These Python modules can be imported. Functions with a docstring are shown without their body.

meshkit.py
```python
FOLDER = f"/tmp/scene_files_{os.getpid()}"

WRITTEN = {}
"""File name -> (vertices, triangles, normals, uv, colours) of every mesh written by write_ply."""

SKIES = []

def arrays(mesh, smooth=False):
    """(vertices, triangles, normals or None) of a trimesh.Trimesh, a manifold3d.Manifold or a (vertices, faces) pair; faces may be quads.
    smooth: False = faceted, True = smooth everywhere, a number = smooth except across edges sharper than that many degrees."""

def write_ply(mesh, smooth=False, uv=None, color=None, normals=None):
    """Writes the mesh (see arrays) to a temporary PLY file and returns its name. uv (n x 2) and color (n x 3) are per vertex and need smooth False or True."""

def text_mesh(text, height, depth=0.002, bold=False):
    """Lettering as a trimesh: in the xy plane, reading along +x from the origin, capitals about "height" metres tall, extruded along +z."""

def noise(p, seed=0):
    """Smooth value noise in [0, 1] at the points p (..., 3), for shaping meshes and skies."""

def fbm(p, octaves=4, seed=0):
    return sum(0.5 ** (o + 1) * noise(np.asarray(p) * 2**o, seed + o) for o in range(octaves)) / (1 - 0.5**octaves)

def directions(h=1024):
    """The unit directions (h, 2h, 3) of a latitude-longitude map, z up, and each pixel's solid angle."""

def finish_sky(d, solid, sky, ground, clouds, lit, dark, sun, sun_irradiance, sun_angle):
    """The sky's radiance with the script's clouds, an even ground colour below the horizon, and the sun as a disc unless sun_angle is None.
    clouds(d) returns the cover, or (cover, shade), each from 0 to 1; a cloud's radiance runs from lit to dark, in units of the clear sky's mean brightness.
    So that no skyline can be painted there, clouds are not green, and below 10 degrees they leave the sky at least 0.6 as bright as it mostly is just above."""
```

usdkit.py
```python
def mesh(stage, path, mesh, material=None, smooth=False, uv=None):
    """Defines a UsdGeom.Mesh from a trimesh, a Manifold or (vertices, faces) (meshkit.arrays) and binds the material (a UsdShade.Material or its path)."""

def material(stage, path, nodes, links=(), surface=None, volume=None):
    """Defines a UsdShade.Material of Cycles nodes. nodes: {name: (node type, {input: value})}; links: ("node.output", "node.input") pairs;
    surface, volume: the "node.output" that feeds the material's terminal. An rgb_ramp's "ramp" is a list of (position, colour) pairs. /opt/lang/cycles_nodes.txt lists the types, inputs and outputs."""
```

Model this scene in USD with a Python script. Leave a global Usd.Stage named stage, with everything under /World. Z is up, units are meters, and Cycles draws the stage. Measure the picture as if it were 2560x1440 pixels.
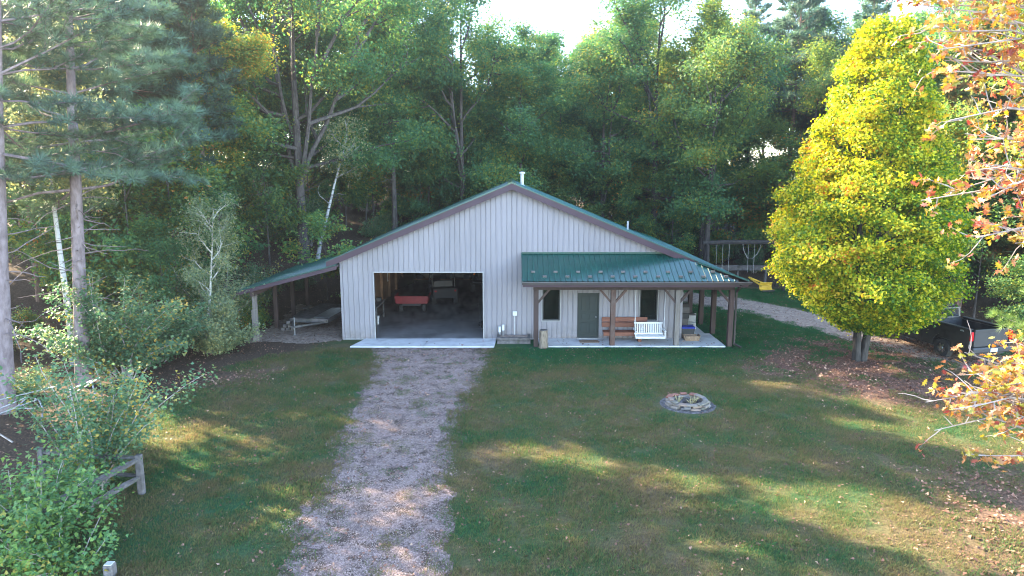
import math, numpy as np, trimesh, usdkit, meshkit
from pxr import Usd, UsdGeom, UsdLux, UsdShade, Gf, Sdf, Vt
import shapely.geometry as sg

stage = Usd.Stage.CreateInMemory()
UsdGeom.SetStageUpAxis(stage, 'Z'); UsdGeom.SetStageMetersPerUnit(stage, 1.0)
UsdGeom.Xform.Define(stage, '/World'); UsdGeom.Scope.Define(stage, '/World/Looks')
PI = math.pi
# ------------------------------------------------------------------ camera, sky, sun
cam = UsdGeom.Camera.Define(stage, '/World/camera')
cam.CreateFocalLengthAttr(24.0); cam.CreateHorizontalApertureAttr(36.0); cam.CreateVerticalApertureAttr(20.25)
cam.AddTranslateOp().Set((0, 0, 7.5)); cam.AddRotateXOp().Set(90 - 9.64)
cam.CreateExposureAttr(3.25)
SUN_EL, SUN_AZ = math.radians(30), math.radians(-59)
SD = np.array([math.sin(SUN_AZ) * math.cos(SUN_EL), math.cos(SUN_AZ) * math.cos(SUN_EL), math.sin(SUN_EL)])
dome = UsdLux.DomeLight.Define(stage, '/World/sky')
skym = usdkit.material(stage, '/World/Looks/sky', {
    'sky': ('sky_texture', {'sky_type': 'single_scattering', 'sun_disc': False, 'sun_elevation': SUN_EL, 'sun_rotation': SUN_AZ, 'altitude': 300.0, 'air_density': 1.0, 'aerosol_density': .7, 'ozone_density': 1.0}),
    'bg': ('background_shader', {'strength': 0.15})}, [('sky.color', 'bg.color')], surface='bg.background')
UsdShade.MaterialBindingAPI.Apply(dome.GetPrim()).Bind(skym)
dome.GetPrim().SetCustomDataByKey('kind', 'structure'); dome.GetPrim().SetCustomDataByKey('label', 'pale blue morning sky above the forest')
sun = UsdLux.DistantLight.Define(stage, '/World/sun')
sun.CreateIntensityAttr(1.25); sun.CreateAngleAttr(0.5); sun.CreateNormalizeAttr(True); sun.CreateColorAttr((1.0, 0.83, 0.56))
sun.AddRotateZOp().Set(math.degrees(-SUN_AZ) - 0.0); sun.AddRotateXOp().Set(-(90 - math.degrees(SUN_EL)))

# ------------------------------------------------------------------ helpers
_n = {}
def numbered(parent, name):
    k = (parent, name); c = _n.get(k, 0); _n[k] = c + 1
    return f'{parent}/{name}' if c == 0 else f'{parent}/{name}_{c:03d}'
def ppath(p): return '/World' if p is None else (p if isinstance(p, str) else str(p.GetPath()))
def tag(o, label=None, cat=None, group=None, kind=None):
    o = o.GetPrim() if hasattr(o, 'GetPrim') else o
    for k, v in (('label', label), ('category', cat), ('group', group), ('kind', kind)):
        if v: o.SetCustomDataByKey(k, v)
    return o
def add_tone(m, t): UsdGeom.PrimvarsAPI(m).CreatePrimvar('tone', Sdf.ValueTypeNames.FloatArray, 'vertex').Set(Vt.FloatArray.FromNumpy(np.asarray(t, np.float32)))
def obj(name, mesh, material, parent=None, smooth=False, label=None, cat=None, group=None, kind=None):
    if isinstance(mesh, MB):
        if not mesh.v: return None
        mesh = mesh.get()
    p = numbered(ppath(parent), name)
    tone = mesh[2] if isinstance(mesh, tuple) and len(mesh) == 3 else None
    m = usdkit.mesh(stage, p, mesh[:2] if tone is not None else mesh, material, smooth=smooth)
    if tone is not None: add_tone(m, tone)
    m.CreateDoubleSidedAttr(True)
    return tag(m.GetPrim(), label, cat, group, kind)
def thing(name, label=None, cat=None, loc=(0, 0, 0), rz=0, group=None, kind=None, parent=None, scale=None):
    x = UsdGeom.Xform.Define(stage, numbered(ppath(parent), name))
    x.AddTranslateOp().Set(tuple(map(float, loc)))
    if rz: x.AddRotateZOp().Set(math.degrees(rz))
    if scale is not None: x.AddScaleOp().Set(tuple(map(float, scale)) if np.ndim(scale) else (float(scale),) * 3)
    return tag(x.GetPrim(), label, cat, group, kind)
def copy_of(proto, name, label, cat, loc, rz=0, scale=None, group=None):
    r = thing(name, label, cat, loc, rz, group, scale=scale)
    r.GetReferences().AddInternalReference(proto); r.SetInstanceable(True)
    return r
def rotz(a): c, s = math.cos(a), math.sin(a); return np.array([[c, -s, 0], [s, c, 0], [0, 0, 1.]])
def rotx(a): c, s = math.cos(a), math.sin(a); return np.array([[1., 0, 0], [0, c, -s], [0, s, c]])
def roty(a): c, s = math.cos(a), math.sin(a); return np.array([[c, 0, s], [0, 1., 0], [-s, 0, c]])
class MB:
    def __init__(s): s.v, s.f, s.n = [], [], 0
    def raw(s, v, f):
        v = np.asarray(v, float); f = np.asarray(f, int)
        if f.shape[1] == 4: f = np.vstack([f[:, [0, 1, 2]], f[:, [0, 2, 3]]])
        s.v.append(v); s.f.append(f + s.n); s.n += len(v); return s
    def box(s, c, d, R=None, bev=0.0):
        d = np.asarray(d, float) / 2
        if bev:
            b = min(bev, d.min() * .9); pts = []
            for sx in (-1, 1):
                for sy in (-1, 1):
                    for sz in (-1, 1):
                        q = np.array([sx, sy, sz]) * d
                        for k in range(3):
                            e = q.copy()
                            for j in range(3):
                                if j != k: e[j] -= np.sign(q[j]) * b
                            pts.append(e)
            h = trimesh.convex.convex_hull(np.array(pts)); v, f = np.array(h.vertices), np.array(h.faces)
        else:
            v = np.array([[x, y, z] for x in (-1, 1) for y in (-1, 1) for z in (-1, 1)]) * d
            f = np.array([[0, 1, 3, 2], [4, 6, 7, 5], [0, 4, 5, 1], [2, 3, 7, 6], [0, 2, 6, 4], [1, 5, 7, 3]])
        if R is not None: v = v @ np.asarray(R).T
        return s.raw(v + np.asarray(c, float), f)
    def span(s, a, b, bev=0.0):
        a, b = np.asarray(a, float), np.asarray(b, float); return s.box((a + b) / 2, np.abs(b - a), bev=bev)
    def bar(s, a, b, w, h=None, up=(0, 0, 1), bev=0.0):
        a, b = np.asarray(a, float), np.asarray(b, float); h = w if h is None else h
        y = b - a; L = np.linalg.norm(y); y /= L; x = np.cross(y, up)
        if np.linalg.norm(x) < 1e-4: x = np.cross(y, (1, 0, 0))
        x /= np.linalg.norm(x); z = np.cross(x, y)
        return s.box((a + b) / 2, (w, L, h), np.stack([x, y, z], 1), bev)
    def tube(s, pts, radii, k=6, cap=True):
        p = np.asarray(pts, float); r = np.broadcast_to(np.asarray(radii, float), (len(p),))
        t = np.gradient(p, axis=0); t /= np.linalg.norm(t, axis=1, keepdims=True) + 1e-12
        ref = np.array([1., 0, 0]) if abs(t[:, 0]).mean() < .7 else np.array([0, 1., 0])
        a = np.cross(t, ref); a /= np.linalg.norm(a, axis=1, keepdims=True) + 1e-12; b = np.cross(t, a)
        ang = np.arange(k) * 2 * PI / k
        v = p[:, None] + r[:, None, None] * (np.cos(ang)[None, :, None] * a[:, None] + np.sin(ang)[None, :, None] * b[:, None])
        i, j = np.meshgrid(np.arange(len(p) - 1), np.arange(k), indexing='ij'); j2 = (j + 1) % k
        q = np.stack([i * k + j, i * k + j2, (i + 1) * k + j2, (i + 1) * k + j], -1).reshape(-1, 4)
        v = v.reshape(-1, 3); f = np.vstack([q[:, [0, 1, 2]], q[:, [0, 2, 3]]])
        if cap:
            n = len(v); v = np.vstack([v, p[0], p[-1]]); o = (len(p) - 1) * k
            f = np.vstack([f, [[n, (m + 1) % k, m] for m in range(k)], [[n + 1, o + m, o + (m + 1) % k] for m in range(k)]])
        return s.raw(v, f)
    def lathe(s, prof, c=(0, 0, 0), k=16, axis='z'):
        prof = np.asarray(prof, float); ang = np.arange(k) * 2 * PI / k
        v = np.stack([prof[:, :1] * np.cos(ang), prof[:, :1] * np.sin(ang), np.repeat(prof[:, 1:], k, 1)], -1).reshape(-1, 3)
        if axis == 'x': v = v[:, [2, 0, 1]]
        if axis == 'y': v = v[:, [1, 2, 0]]
        i, j = np.meshgrid(np.arange(len(prof) - 1), np.arange(k), indexing='ij'); j2 = (j + 1) % k
        return s.raw(v + np.asarray(c, float), np.stack([i * k + j, i * k + j2, (i + 1) * k + j2, (i + 1) * k + j], -1).reshape(-1, 4))
    def prism(s, poly, a, b, plane='xz'):
        g = poly if hasattr(poly, 'exterior') else sg.Polygon(poly)
        m = trimesh.creation.extrude_polygon(g, abs(b - a), engine='earcut'); v = np.array(m.vertices); v[:, 2] += min(a, b)
        v = {'xz': v[:, [0, 2, 1]], 'yz': v[:, [2, 0, 1]], 'xy': v}[plane]
        return s.raw(v, np.array(m.faces))
    def mesh(s, m, R=None, t=(0, 0, 0), sc=1):
        v = np.array(m.vertices) * sc
        if R is not None: v = v @ np.asarray(R).T
        return s.raw(v + np.asarray(t, float), np.array(m.faces))
    def move(s, R=None, t=(0, 0, 0)):
        s.v = [(v if R is None else v @ np.asarray(R).T) + np.asarray(t, float) for v in s.v]; return s
    def get(s): return np.vstack(s.v), np.vstack(s.f)

# ------------------------------------------------------------------ materials
def mat(name, c1, c2=None, scale=3.0, rough=.7, metal=0.0, bump=0.0, bscale=None, stretch=(1, 1, 1), coord='position', detail=4, spec=.4, lo=.35, hi=.65, rand=0.0, bdist=.02, dirt=None):
    n = {'p': ('principled_bsdf', {'roughness': rough, 'metallic': metal, 'specular_ior_level': spec, 'base_color': c1})}; l = []
    if c2 is not None or bump:
        n['co'] = ('geometry', {}) if coord == 'position' else ('texture_coordinate', {})
        n['mp'] = ('mapping', {'scale': stretch}); l.append((f'co.{coord}', 'mp.vector'))
    last = None
    if c2 is not None:
        n['no'] = ('noise_texture', {'scale': scale, 'detail': float(detail), 'roughness': .6}); l.append(('mp.vector', 'no.vector'))
        n['ra'] = ('rgb_ramp', {'ramp': [(lo, c1), (hi, c2)]}); l.append(('no.fac', 'ra.fac')); last = 'ra.color'
        if dirt is not None:
            n['nd'] = ('noise_texture', {'scale': dirt[1], 'detail': 5.0, 'roughness': .65}); l.append(('co.' + coord, 'nd.vector'))
            n['rd'] = ('rgb_ramp', {'ramp': [(dirt[2], (0, 0, 0)), (dirt[3], (1, 1, 1))]}); l.append(('nd.fac', 'rd.fac'))
            n['md'] = ('mix_color', {'blend_type': 'mix', 'b': dirt[0]}); l += [('rd.color', 'md.fac'), (last, 'md.a')]; last = 'md.result'
        if rand:
            n['oi'] = ('object_info', {}); n['mr'] = ('map_range', {'to_min': 1 - rand, 'to_max': 1 + rand}); n['hs'] = ('hsv', {})
            l += [('oi.random', 'mr.value'), ('mr.result', 'hs.value'), (last, 'hs.color')]; last = 'hs.color'
        l.append((last, 'p.base_color'))
    if bump:
        n['nb'] = ('noise_texture', {'scale': bscale or scale * 3, 'detail': 5.0, 'roughness': .65}); l.append(('mp.vector', 'nb.vector'))
        n['bu'] = ('bump', {'strength': bump, 'distance': bdist}); l += [('nb.fac', 'bu.height'), ('bu.normal', 'p.normal')]
    return usdkit.material(stage, f'/World/Looks/{name}', n, l, surface='p.BSDF')
def leafmat(name, ramp, trans=.45, nscale=.25, noise_amt=.28, vrand=.14, rough=.5, tboost=1.5, spec=.35, grad=None):
    # each leaf an island of its own: its tone from the ramp, shifted in clusters through the crown and from tree to tree
    n = {'g': ('attribute', {'attribute': 'tone'}), 'tc': ('texture_coordinate', {}), 'oi': ('object_info', {}),
         'no': ('noise_texture', {'scale': nscale, 'detail': 2.0}),
         'n2': ('map_range', {'from_min': .3, 'from_max': .7, 'to_min': -noise_amt, 'to_max': noise_amt}),
         'm1': ('math', {'math_type': 'add'}), 'm2': ('math', {'math_type': 'add'}),
         'or': ('map_range', {'to_min': -vrand, 'to_max': vrand}),
         'ra': ('rgb_ramp', {'ramp': ramp}), 'ov': ('map_range', {'to_min': 1 - vrand, 'to_max': 1 + vrand}), 'hs': ('hsv', {}),
         'p': ('principled_bsdf', {'roughness': rough, 'specular_ior_level': spec}),
         'h2': ('hsv', {'hue': .472, 'saturation': 1.15, 'value': tboost}), 't': ('translucent_bsdf', {}), 'mx': ('mix_closure', {'fac': trans})}
    l = [('tc.object', 'no.vector'), ('no.fac', 'n2.value'), ('g.fac', 'm1.value1'), ('n2.result', 'm1.value2'),
         ('oi.random', 'or.value'), ('m1.value', 'm2.value1'), ('or.result', 'm2.value2'), ('m2.value', 'ra.fac'),
         ('oi.random', 'ov.value'), ('ov.result', 'hs.value'), ('ra.color', 'hs.color'), ('hs.color', 'p.base_color'), ('hs.color', 'h2.color'), ('h2.color', 't.color'),
         ('p.BSDF', 'mx.closure1'), ('t.BSDF', 'mx.closure2')]
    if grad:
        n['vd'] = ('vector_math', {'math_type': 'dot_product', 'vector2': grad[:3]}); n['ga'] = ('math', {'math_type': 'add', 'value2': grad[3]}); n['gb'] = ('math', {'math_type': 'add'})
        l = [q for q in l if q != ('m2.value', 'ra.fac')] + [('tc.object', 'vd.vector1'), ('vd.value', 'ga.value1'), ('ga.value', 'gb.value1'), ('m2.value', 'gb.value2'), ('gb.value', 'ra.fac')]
    return usdkit.material(stage, f'/World/Looks/{name}', n, l, surface='mx.closure')

M = {}
SID = ((.166, .153, .164), (.190, .175, .188))
def splashed():
    c1, c2 = SID
    n = {'g': ('geometry', {}), 'oi': ('object_info', {}), 'mp': ('mapping', {'scale': (1, 1, .25)}), 'no': ('noise_texture', {'scale': 1.2, 'detail': 4.0}), 'ra': ('rgb_ramp', {'ramp': [(.35, c1), (.65, c2)]}),
         'mr': ('map_range', {'to_min': .955, 'to_max': 1.045}), 'hs': ('hsv', {}), 'sx': ('separate_xyz', {}), 'mz': ('map_range', {'from_min': .05, 'from_max': .75, 'to_min': .75, 'to_max': 0, 'clamp': True}),
         'n2': ('noise_texture', {'scale': 4.0, 'detail': 6.0, 'roughness': .7}), 'r2': ('rgb_ramp', {'ramp': [(.35, (0, 0, 0)), (.65, (1, 1, 1))]}), 'mu': ('math', {'math_type': 'multiply'}), 'mx': ('mix_color', {'blend_type': 'mix', 'b': (.10, .082, .066)}),
         'n3': ('noise_texture', {'scale': 1.5, 'detail': 2.0}), 'bu': ('bump', {'strength': .04, 'distance': .02}), 'p': ('principled_bsdf', {'roughness': .45, 'specular_ior_level': .5})}
    l = [('g.position', 'mp.vector'), ('mp.vector', 'no.vector'), ('no.fac', 'ra.fac'), ('oi.random', 'mr.value'), ('mr.result', 'hs.value'), ('ra.color', 'hs.color'), ('g.position', 'sx.vector'), ('sx.z', 'mz.value'), ('g.position', 'n2.vector'), ('n2.fac', 'r2.fac'),
         ('r2.color', 'mu.value1'), ('mz.result', 'mu.value2'), ('mu.value', 'mx.fac'), ('hs.color', 'mx.a'), ('mx.result', 'p.base_color'), ('g.position', 'n3.vector'), ('n3.fac', 'bu.height'), ('bu.normal', 'p.normal')]
    return usdkit.material(stage, '/World/Looks/siding', n, l, surface='p.BSDF')
M['siding'] = splashed()
M['siding_inside'] = mat('siding_inside', (.33, .29, .25), (.4, .36, .31), 2.0, .8)
M['trim'] = mat('trim', (0.029, 0.014, 0.022), (0.038, 0.019, 0.029), 2.0, .45)
M['darktrim'] = mat('darktrim', (0.018, 0.014, 0.013), (0.029, 0.021, 0.019), 2.0, .45)
M['green_metal'] = mat('green_metal', (0.004, 0.037, 0.030), (0.007, 0.048, 0.037), .8, .24, spec=.8, dirt=((0.013, 0.039, 0.032), 3.0, .55, .8))
M['lighttrim'] = mat('lighttrim', (0.206, 0.198, 0.194), (0.239, 0.231, 0.227), 3, .5)
M['concrete'] = mat('concrete', (0.384, 0.384, 0.389), (0.459, 0.459, 0.469), 2.5, .85, bump=.15, bscale=30, dirt=((0.287, 0.277, 0.277), 1.1, .5, .75))
M['floor'] = mat('floor', (0.129, 0.126, 0.129), (0.176, 0.169, 0.169), .8, .5, dirt=((0.058, 0.056, 0.053), .5, .5, .7))
M['post'] = mat('post', (0.046, 0.023, 0.016), (0.071, 0.037, 0.027), 5, .75, stretch=(3.264, 3.264, 0.326), bump=.4, bscale=8, dirt=((0.092, 0.071, 0.060), 1.2, .5, .7), rand=.2)
M['post_dark'] = mat('post_dark', (0.027, 0.016, 0.013), (0.045, 0.025, 0.021), 5, .75, stretch=(3.600, 3.600, 0.360), bump=.4, bscale=8, rand=.25)
M['greypost'] = mat('greypost', (0.093, 0.079, 0.069), (0.149, 0.130, 0.117), 6, .85, stretch=(2.790, 2.790, 0.279), bump=.4, bscale=8)
M['oldwood'] = mat('oldwood', (0.053, 0.047, 0.045), (0.110, 0.098, 0.096), 5, .9, stretch=(1.224, 1.224, 1.224), bump=.5, bscale=12, rand=.25, dirt=((0.037, 0.041, 0.025), 4, .55, .7))
M['plywood'] = mat('plywood', (0.180, 0.093, 0.048), (0.240, 0.132, 0.072), 3, .8, stretch=(0.600, 0.360, 2.400), rand=.15)
M['benchwood'] = mat('benchwood', (0.113, 0.036, 0.021), (0.161, 0.059, 0.033), 4, .6, stretch=(0.595, 3.570, 3.570), bump=.2, bscale=10, rand=.15)
M['white'] = mat('white', (0.444, 0.444, 0.444), (0.498, 0.498, 0.498), 4, .5, dirt=((0.304, 0.282, 0.269), 3, .58, .75))
M['doorgreen'] = mat('doorgreen', (0.012, 0.018, 0.017), (0.015, 0.023, 0.021), 2, .4)
M['winframe'] = mat('winframe', (.018, .02, .02), (.03, .03, .032), 4, .45)
M['glass'] = usdkit.material(stage, '/World/Looks/glass', {'fr': ('fresnel', {'IOR': 1.5}), 't': ('transparent_bsdf', {'color': (.6, .65, .64)}), 'g': ('glossy_bsdf', {'roughness': .01, 'color': (.9, .9, .9)}), 'm': ('mix_closure', {})}, [('fr.fac', 'm.fac'), ('t.BSDF', 'm.closure1'), ('g.BSDF', 'm.closure2')], surface='m.closure')
M['black'] = mat('black', (.012, .012, .013), (.022, .022, .024), 6, .5)
M['rubber'] = mat('rubber', (.016, .016, .017), (.03, .029, .028), 9, .85)
M['darksteel'] = mat('darksteel', (.05, .05, .052), (.10, .095, .09), 5, .5, metal=.4)
M['galv'] = mat('galv', (0.171, 0.171, 0.180), (0.247, 0.247, 0.257), 8, .4, metal=.75)
M['red'] = mat('red', (0.154, 0.008, 0.011), (0.198, 0.014, 0.017), 3, .4)
M['orange_lamp'] = mat('orange_lamp', (.9, .22, .02), rough=.25)
M['yellow'] = mat('yellow', (0.413, 0.247, 0.015), (0.495, 0.315, 0.030), 4, .5, dirt=((0.150, 0.098, 0.045), 3, .55, .7))
M['blue'] = mat('blue', (0.012, 0.030, 0.252), rough=.45)
M['grill_grey'] = mat('grill_grey', (0.072, 0.066, 0.063), (0.102, 0.093, 0.090), 4, .6)
M['mat_brown'] = mat('mat_brown', (.13, .085, .055), (.24, .17, .12), 25, .95)
M['rope'] = mat('rope', (.22, .21, .19), (.30, .28, .25), 12, .9)
M['truck'] = mat('truck', (0.039, 0.037, 0.037), (0.045, 0.043, 0.042), 2, .28, metal=.35, spec=.6)
M['taillight'] = mat('taillight', (.42, .008, .012), rough=.15, spec=.6)
M['chrome'] = mat('chrome', (.62, .62, .64), rough=.18, metal=1.0)
M['gold'] = mat('gold', (.55, .40, .13), rough=.3, metal=.6)
M['truckglass'] = mat('truckglass', (.012, .014, .016), rough=.06, spec=.7)
M['ash'] = mat('ash', (.03, .028, .03), (.13, .12, .12), 9, .95, bump=.5)
M['char'] = mat('char', (.015, .014, .014), (.05, .045, .042), 9, .9, coord='object')
for i, (a, b) in enumerate([((0.133, 0.113, 0.095), (0.199, 0.170, 0.144)), ((0.159, 0.066, 0.046), (0.199, 0.088, 0.063)), ((0.100, 0.091, 0.072), (0.159, 0.141, 0.113)), ((0.172, 0.126, 0.099), (0.232, 0.170, 0.133)), ((0.100, 0.095, 0.095), (0.165, 0.157, 0.159))]):
    M[f'stone{i}'] = mat(f'stone{i}', a, b, 7, .9, bump=.4, bscale=20)
M['bark'] = mat('bark', (.028, .023, .020), (.085, .072, .066), 4, .95, stretch=(3, 3, .7), coord='object', bump=.8, bscale=5, bdist=.03, rand=.2)
M['maplebark'] = mat('maplebark', (.014, .012, .011), (.045, .038, .034), 4, .95, stretch=(3, 3, .7), coord='object', bump=.8, bscale=5, bdist=.03)
M['pinebark'] = mat('pinebark', (0.120, 0.090, 0.090), (0.224, 0.176, 0.180), 3, .95, stretch=(2.400, 2.340, 0.820), coord='object', bump=.8, bscale=5, bdist=.03, rand=.15)
M['redpinebark'] = mat('redpinebark', (.10, .06, .045), (.21, .125, .095), 3, .95, stretch=(3, 3, 1), coord='object', bump=.8, bscale=5, rand=.15)
M['benchlog'] = mat('benchlog', (.10, .075, .055), (.22, .175, .13), 6, .9, stretch=(4, 4, .8), coord='object', bump=.5)
M['birchbark'] = mat('birchbark', (0.063, 0.059, 0.056), (0.385, 0.371, 0.350), 2.0, .8, stretch=(0.700, 0.700, 3.500), coord='object', bump=.3, lo=.36, hi=.46)
M['palebark'] = mat('palebark', (.30, .29, .25), (.46, .44, .39), 4, .8, stretch=(1, 1, 3), coord='object')
M['twig'] = mat('twig', (.20, .165, .15), (.34, .30, .28), 6, .9, coord='object')
# foliage
G = leafmat
M['oak_leaf'] = G('oak_leaf', [(0, (.040, .125, .062)), (.4, (.060, .160, .066)), (.75, (.095, .20, .062)), (.97, (.17, .25, .055)), (1, (.24, .25, .05))], trans=.5)
M['oak_leaf_yellow'] = G('oak_leaf_yellow', [(0, (.065, .155, .05)), (.4, (.12, .21, .05)), (.75, (.21, .27, .05)), (.95, (.30, .29, .045)), (1, (.42, .27, .04))], trans=.5)
M['understory_leaf'] = G('understory_leaf', [(0, (.04, .115, .05)), (.4, (.075, .17, .05)), (.75, (.15, .22, .05)), (.97, (.26, .25, .045)), (1, (.42, .20, .04))], trans=.5)
M['shrub_leaf'] = G('shrub_leaf', [(0, (0.050, 0.120, 0.068)), (.5, (0.083, 0.170, 0.084)), (.9, (0.143, 0.220, 0.095)), (1, (0.286, 0.240, 0.053))], tboost=1.3)
M['bright_leaf'] = G('bright_leaf', [(0, (0.057, 0.148, 0.061)), (.5, (0.104, 0.218, 0.066)), (.9, (0.180, 0.281, 0.066)), (1, (0.323, 0.281, 0.066))], tboost=1.4)
M['aspen_leaf'] = G('aspen_leaf', [(0, (.12, .18, .10)), (.6, (.21, .27, .14)), (1, (.36, .35, .14))], tboost=1.2)
M['maple_leaf'] = G('maple_leaf', [(0, (.07, .17, .015)), (.2, (.19, .29, .016)), (.45, (.42, .44, .018)), (.76, (.60, .57, .04)), (.94, (.64, .42, .04)), (1, (.60, .22, .04))], nscale=.8, noise_amt=.25, vrand=0, trans=.5, tboost=1.2, grad=(-.06, -.015, .016, -.36))  # yellower left and up: turned leaves, plus sunlit and shaded sides painted in
M['needle'] = G('needle', [(0, (.045, .095, .068)), (.5, (.07, .135, .09)), (1, (.11, .18, .10))], trans=.25, nscale=.5, noise_amt=.4, tboost=1.2)
M['needle_warm'] = G('needle_warm', [(0, (.07, .12, .045)), (.5, (.12, .165, .05)), (.8, (.21, .17, .06)), (1, (.34, .16, .06))], trans=.25, nscale=.6, noise_amt=.5, tboost=1.2)
M['needle_bright'] = G('needle_bright', [(0, (.06, .12, .03)), (.6, (.11, .19, .04)), (1, (.17, .22, .05))], trans=.3, tboost=1.2)
M['red_oak_leaf'] = G('red_oak_leaf', [(0, (.20, .20, .03)), (.28, (.36, .30, .04)), (.42, (.38, .20, .05)), (.68, (.37, .20, .085)), (.88, (.32, .12, .06)), (1, (.22, .06, .04))], nscale=1.2, noise_amt=.3, vrand=0, trans=.3, tboost=1.2, spec=.6, rough=.35)
M['dead_leaf'] = G('dead_leaf', [(0, (0.069, 0.035, 0.023)), (.4, (0.138, 0.068, 0.043)), (.75, (0.230, 0.115, 0.077)), (.95, (0.322, 0.170, 0.117)), (1, (0.414, 0.270, 0.180))], trans=.15, vrand=0, nscale=.3, noise_amt=.2, tboost=1.0)

# ------------------------------------------------------------------ terrain
def hgt(x, y):
    x, y = np.asarray(x, float), np.asarray(y, float)
    y0 = np.interp(x, [-60, -30, -16, -12.5, -8.5, -6, 4, 12, 30, 60], [28, 29, 31, 35.5, 38, 48.5, 49.5, 46.5, 44, 40])
    sl = np.interp(x, [-60, -8, 5, 60], [.30, .33, .22, .16])
    d = np.maximum(0, y - y0)
    h = sl * (np.sqrt(d * d + 4) - 2)
    h = 9 * (1 - np.exp(-h / 9))
    n = meshkit.fbm(np.stack([x * .12, y * .12, 0 * x], -1), 3, 5) - .5
    w = np.clip((np.abs(x) - 13) / 5, 0, 1) + np.clip((y - 50) / 5, 0, 1)
    return h + n * .7 * np.clip(w, 0, 1)
def ss(a, b, x): t = np.clip((x - a) / (b - a), 0, 1); return t * t * (3 - 2 * t)
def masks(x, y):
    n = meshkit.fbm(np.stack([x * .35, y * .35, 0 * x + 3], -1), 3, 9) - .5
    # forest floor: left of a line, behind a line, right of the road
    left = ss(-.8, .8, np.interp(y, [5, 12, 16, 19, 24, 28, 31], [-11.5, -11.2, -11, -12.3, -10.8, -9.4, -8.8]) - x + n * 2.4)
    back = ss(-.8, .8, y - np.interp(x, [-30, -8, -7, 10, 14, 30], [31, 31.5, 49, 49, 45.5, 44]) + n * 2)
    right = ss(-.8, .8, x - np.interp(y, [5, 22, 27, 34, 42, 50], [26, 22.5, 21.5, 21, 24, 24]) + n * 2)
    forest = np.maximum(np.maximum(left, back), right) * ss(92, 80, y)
    r = np.hypot((x - 15.6) * .8, (y - 25.4) * 1.0)
    litter = ss(6.6, 3.4, r + n * 3) * .95
    litter = np.maximum(litter, .85 * ss(-1.5, 2.5, x - 8.0 + (12.5 - y) * .25 + n * 3) * ss(19, 14, y))
    litter = np.maximum(litter, .6 * ss(2.2, .8, np.hypot((x + 10.6) * .7, y - 24.2)))
    lush = ss(25.2, 27.4, y + n * 2) * ss(-1.4, .8, x + n * 2) * ss(12, 9, x)
    lush = np.maximum(lush, .6 * ss(0.5, 2.5, x - 9.6) * ss(26.5, 29, y) * ss(37, 33, y))
    lush = np.maximum(lush, .45 * ss(3, .8, np.hypot((x + 7.6) * .9, (y - 17) * .45) + n * 3))
    return forest, litter, lush
def grid(xs, ys, dz=0.0, keep=None):
    X, Y = np.meshgrid(xs, ys); v = np.stack([X, Y, hgt(X, Y) + dz], -1).reshape(-1, 3)
    nx, ny = len(xs), len(ys); i, j = np.meshgrid(np.arange(ny - 1), np.arange(nx - 1), indexing='ij')
    q = np.stack([i * nx + j, i * nx + j + 1, (i + 1) * nx + j + 1, (i + 1) * nx + j], -1).reshape(-1, 4)
    if keep is not None:
        k = keep(v[:, 0], v[:, 1]); q = q[k[q].all(1)]
        used = np.unique(q); re = np.zeros(len(v), int); re[used] = np.arange(len(used)); v, q = v[used], re[q]
    return v, q
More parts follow.
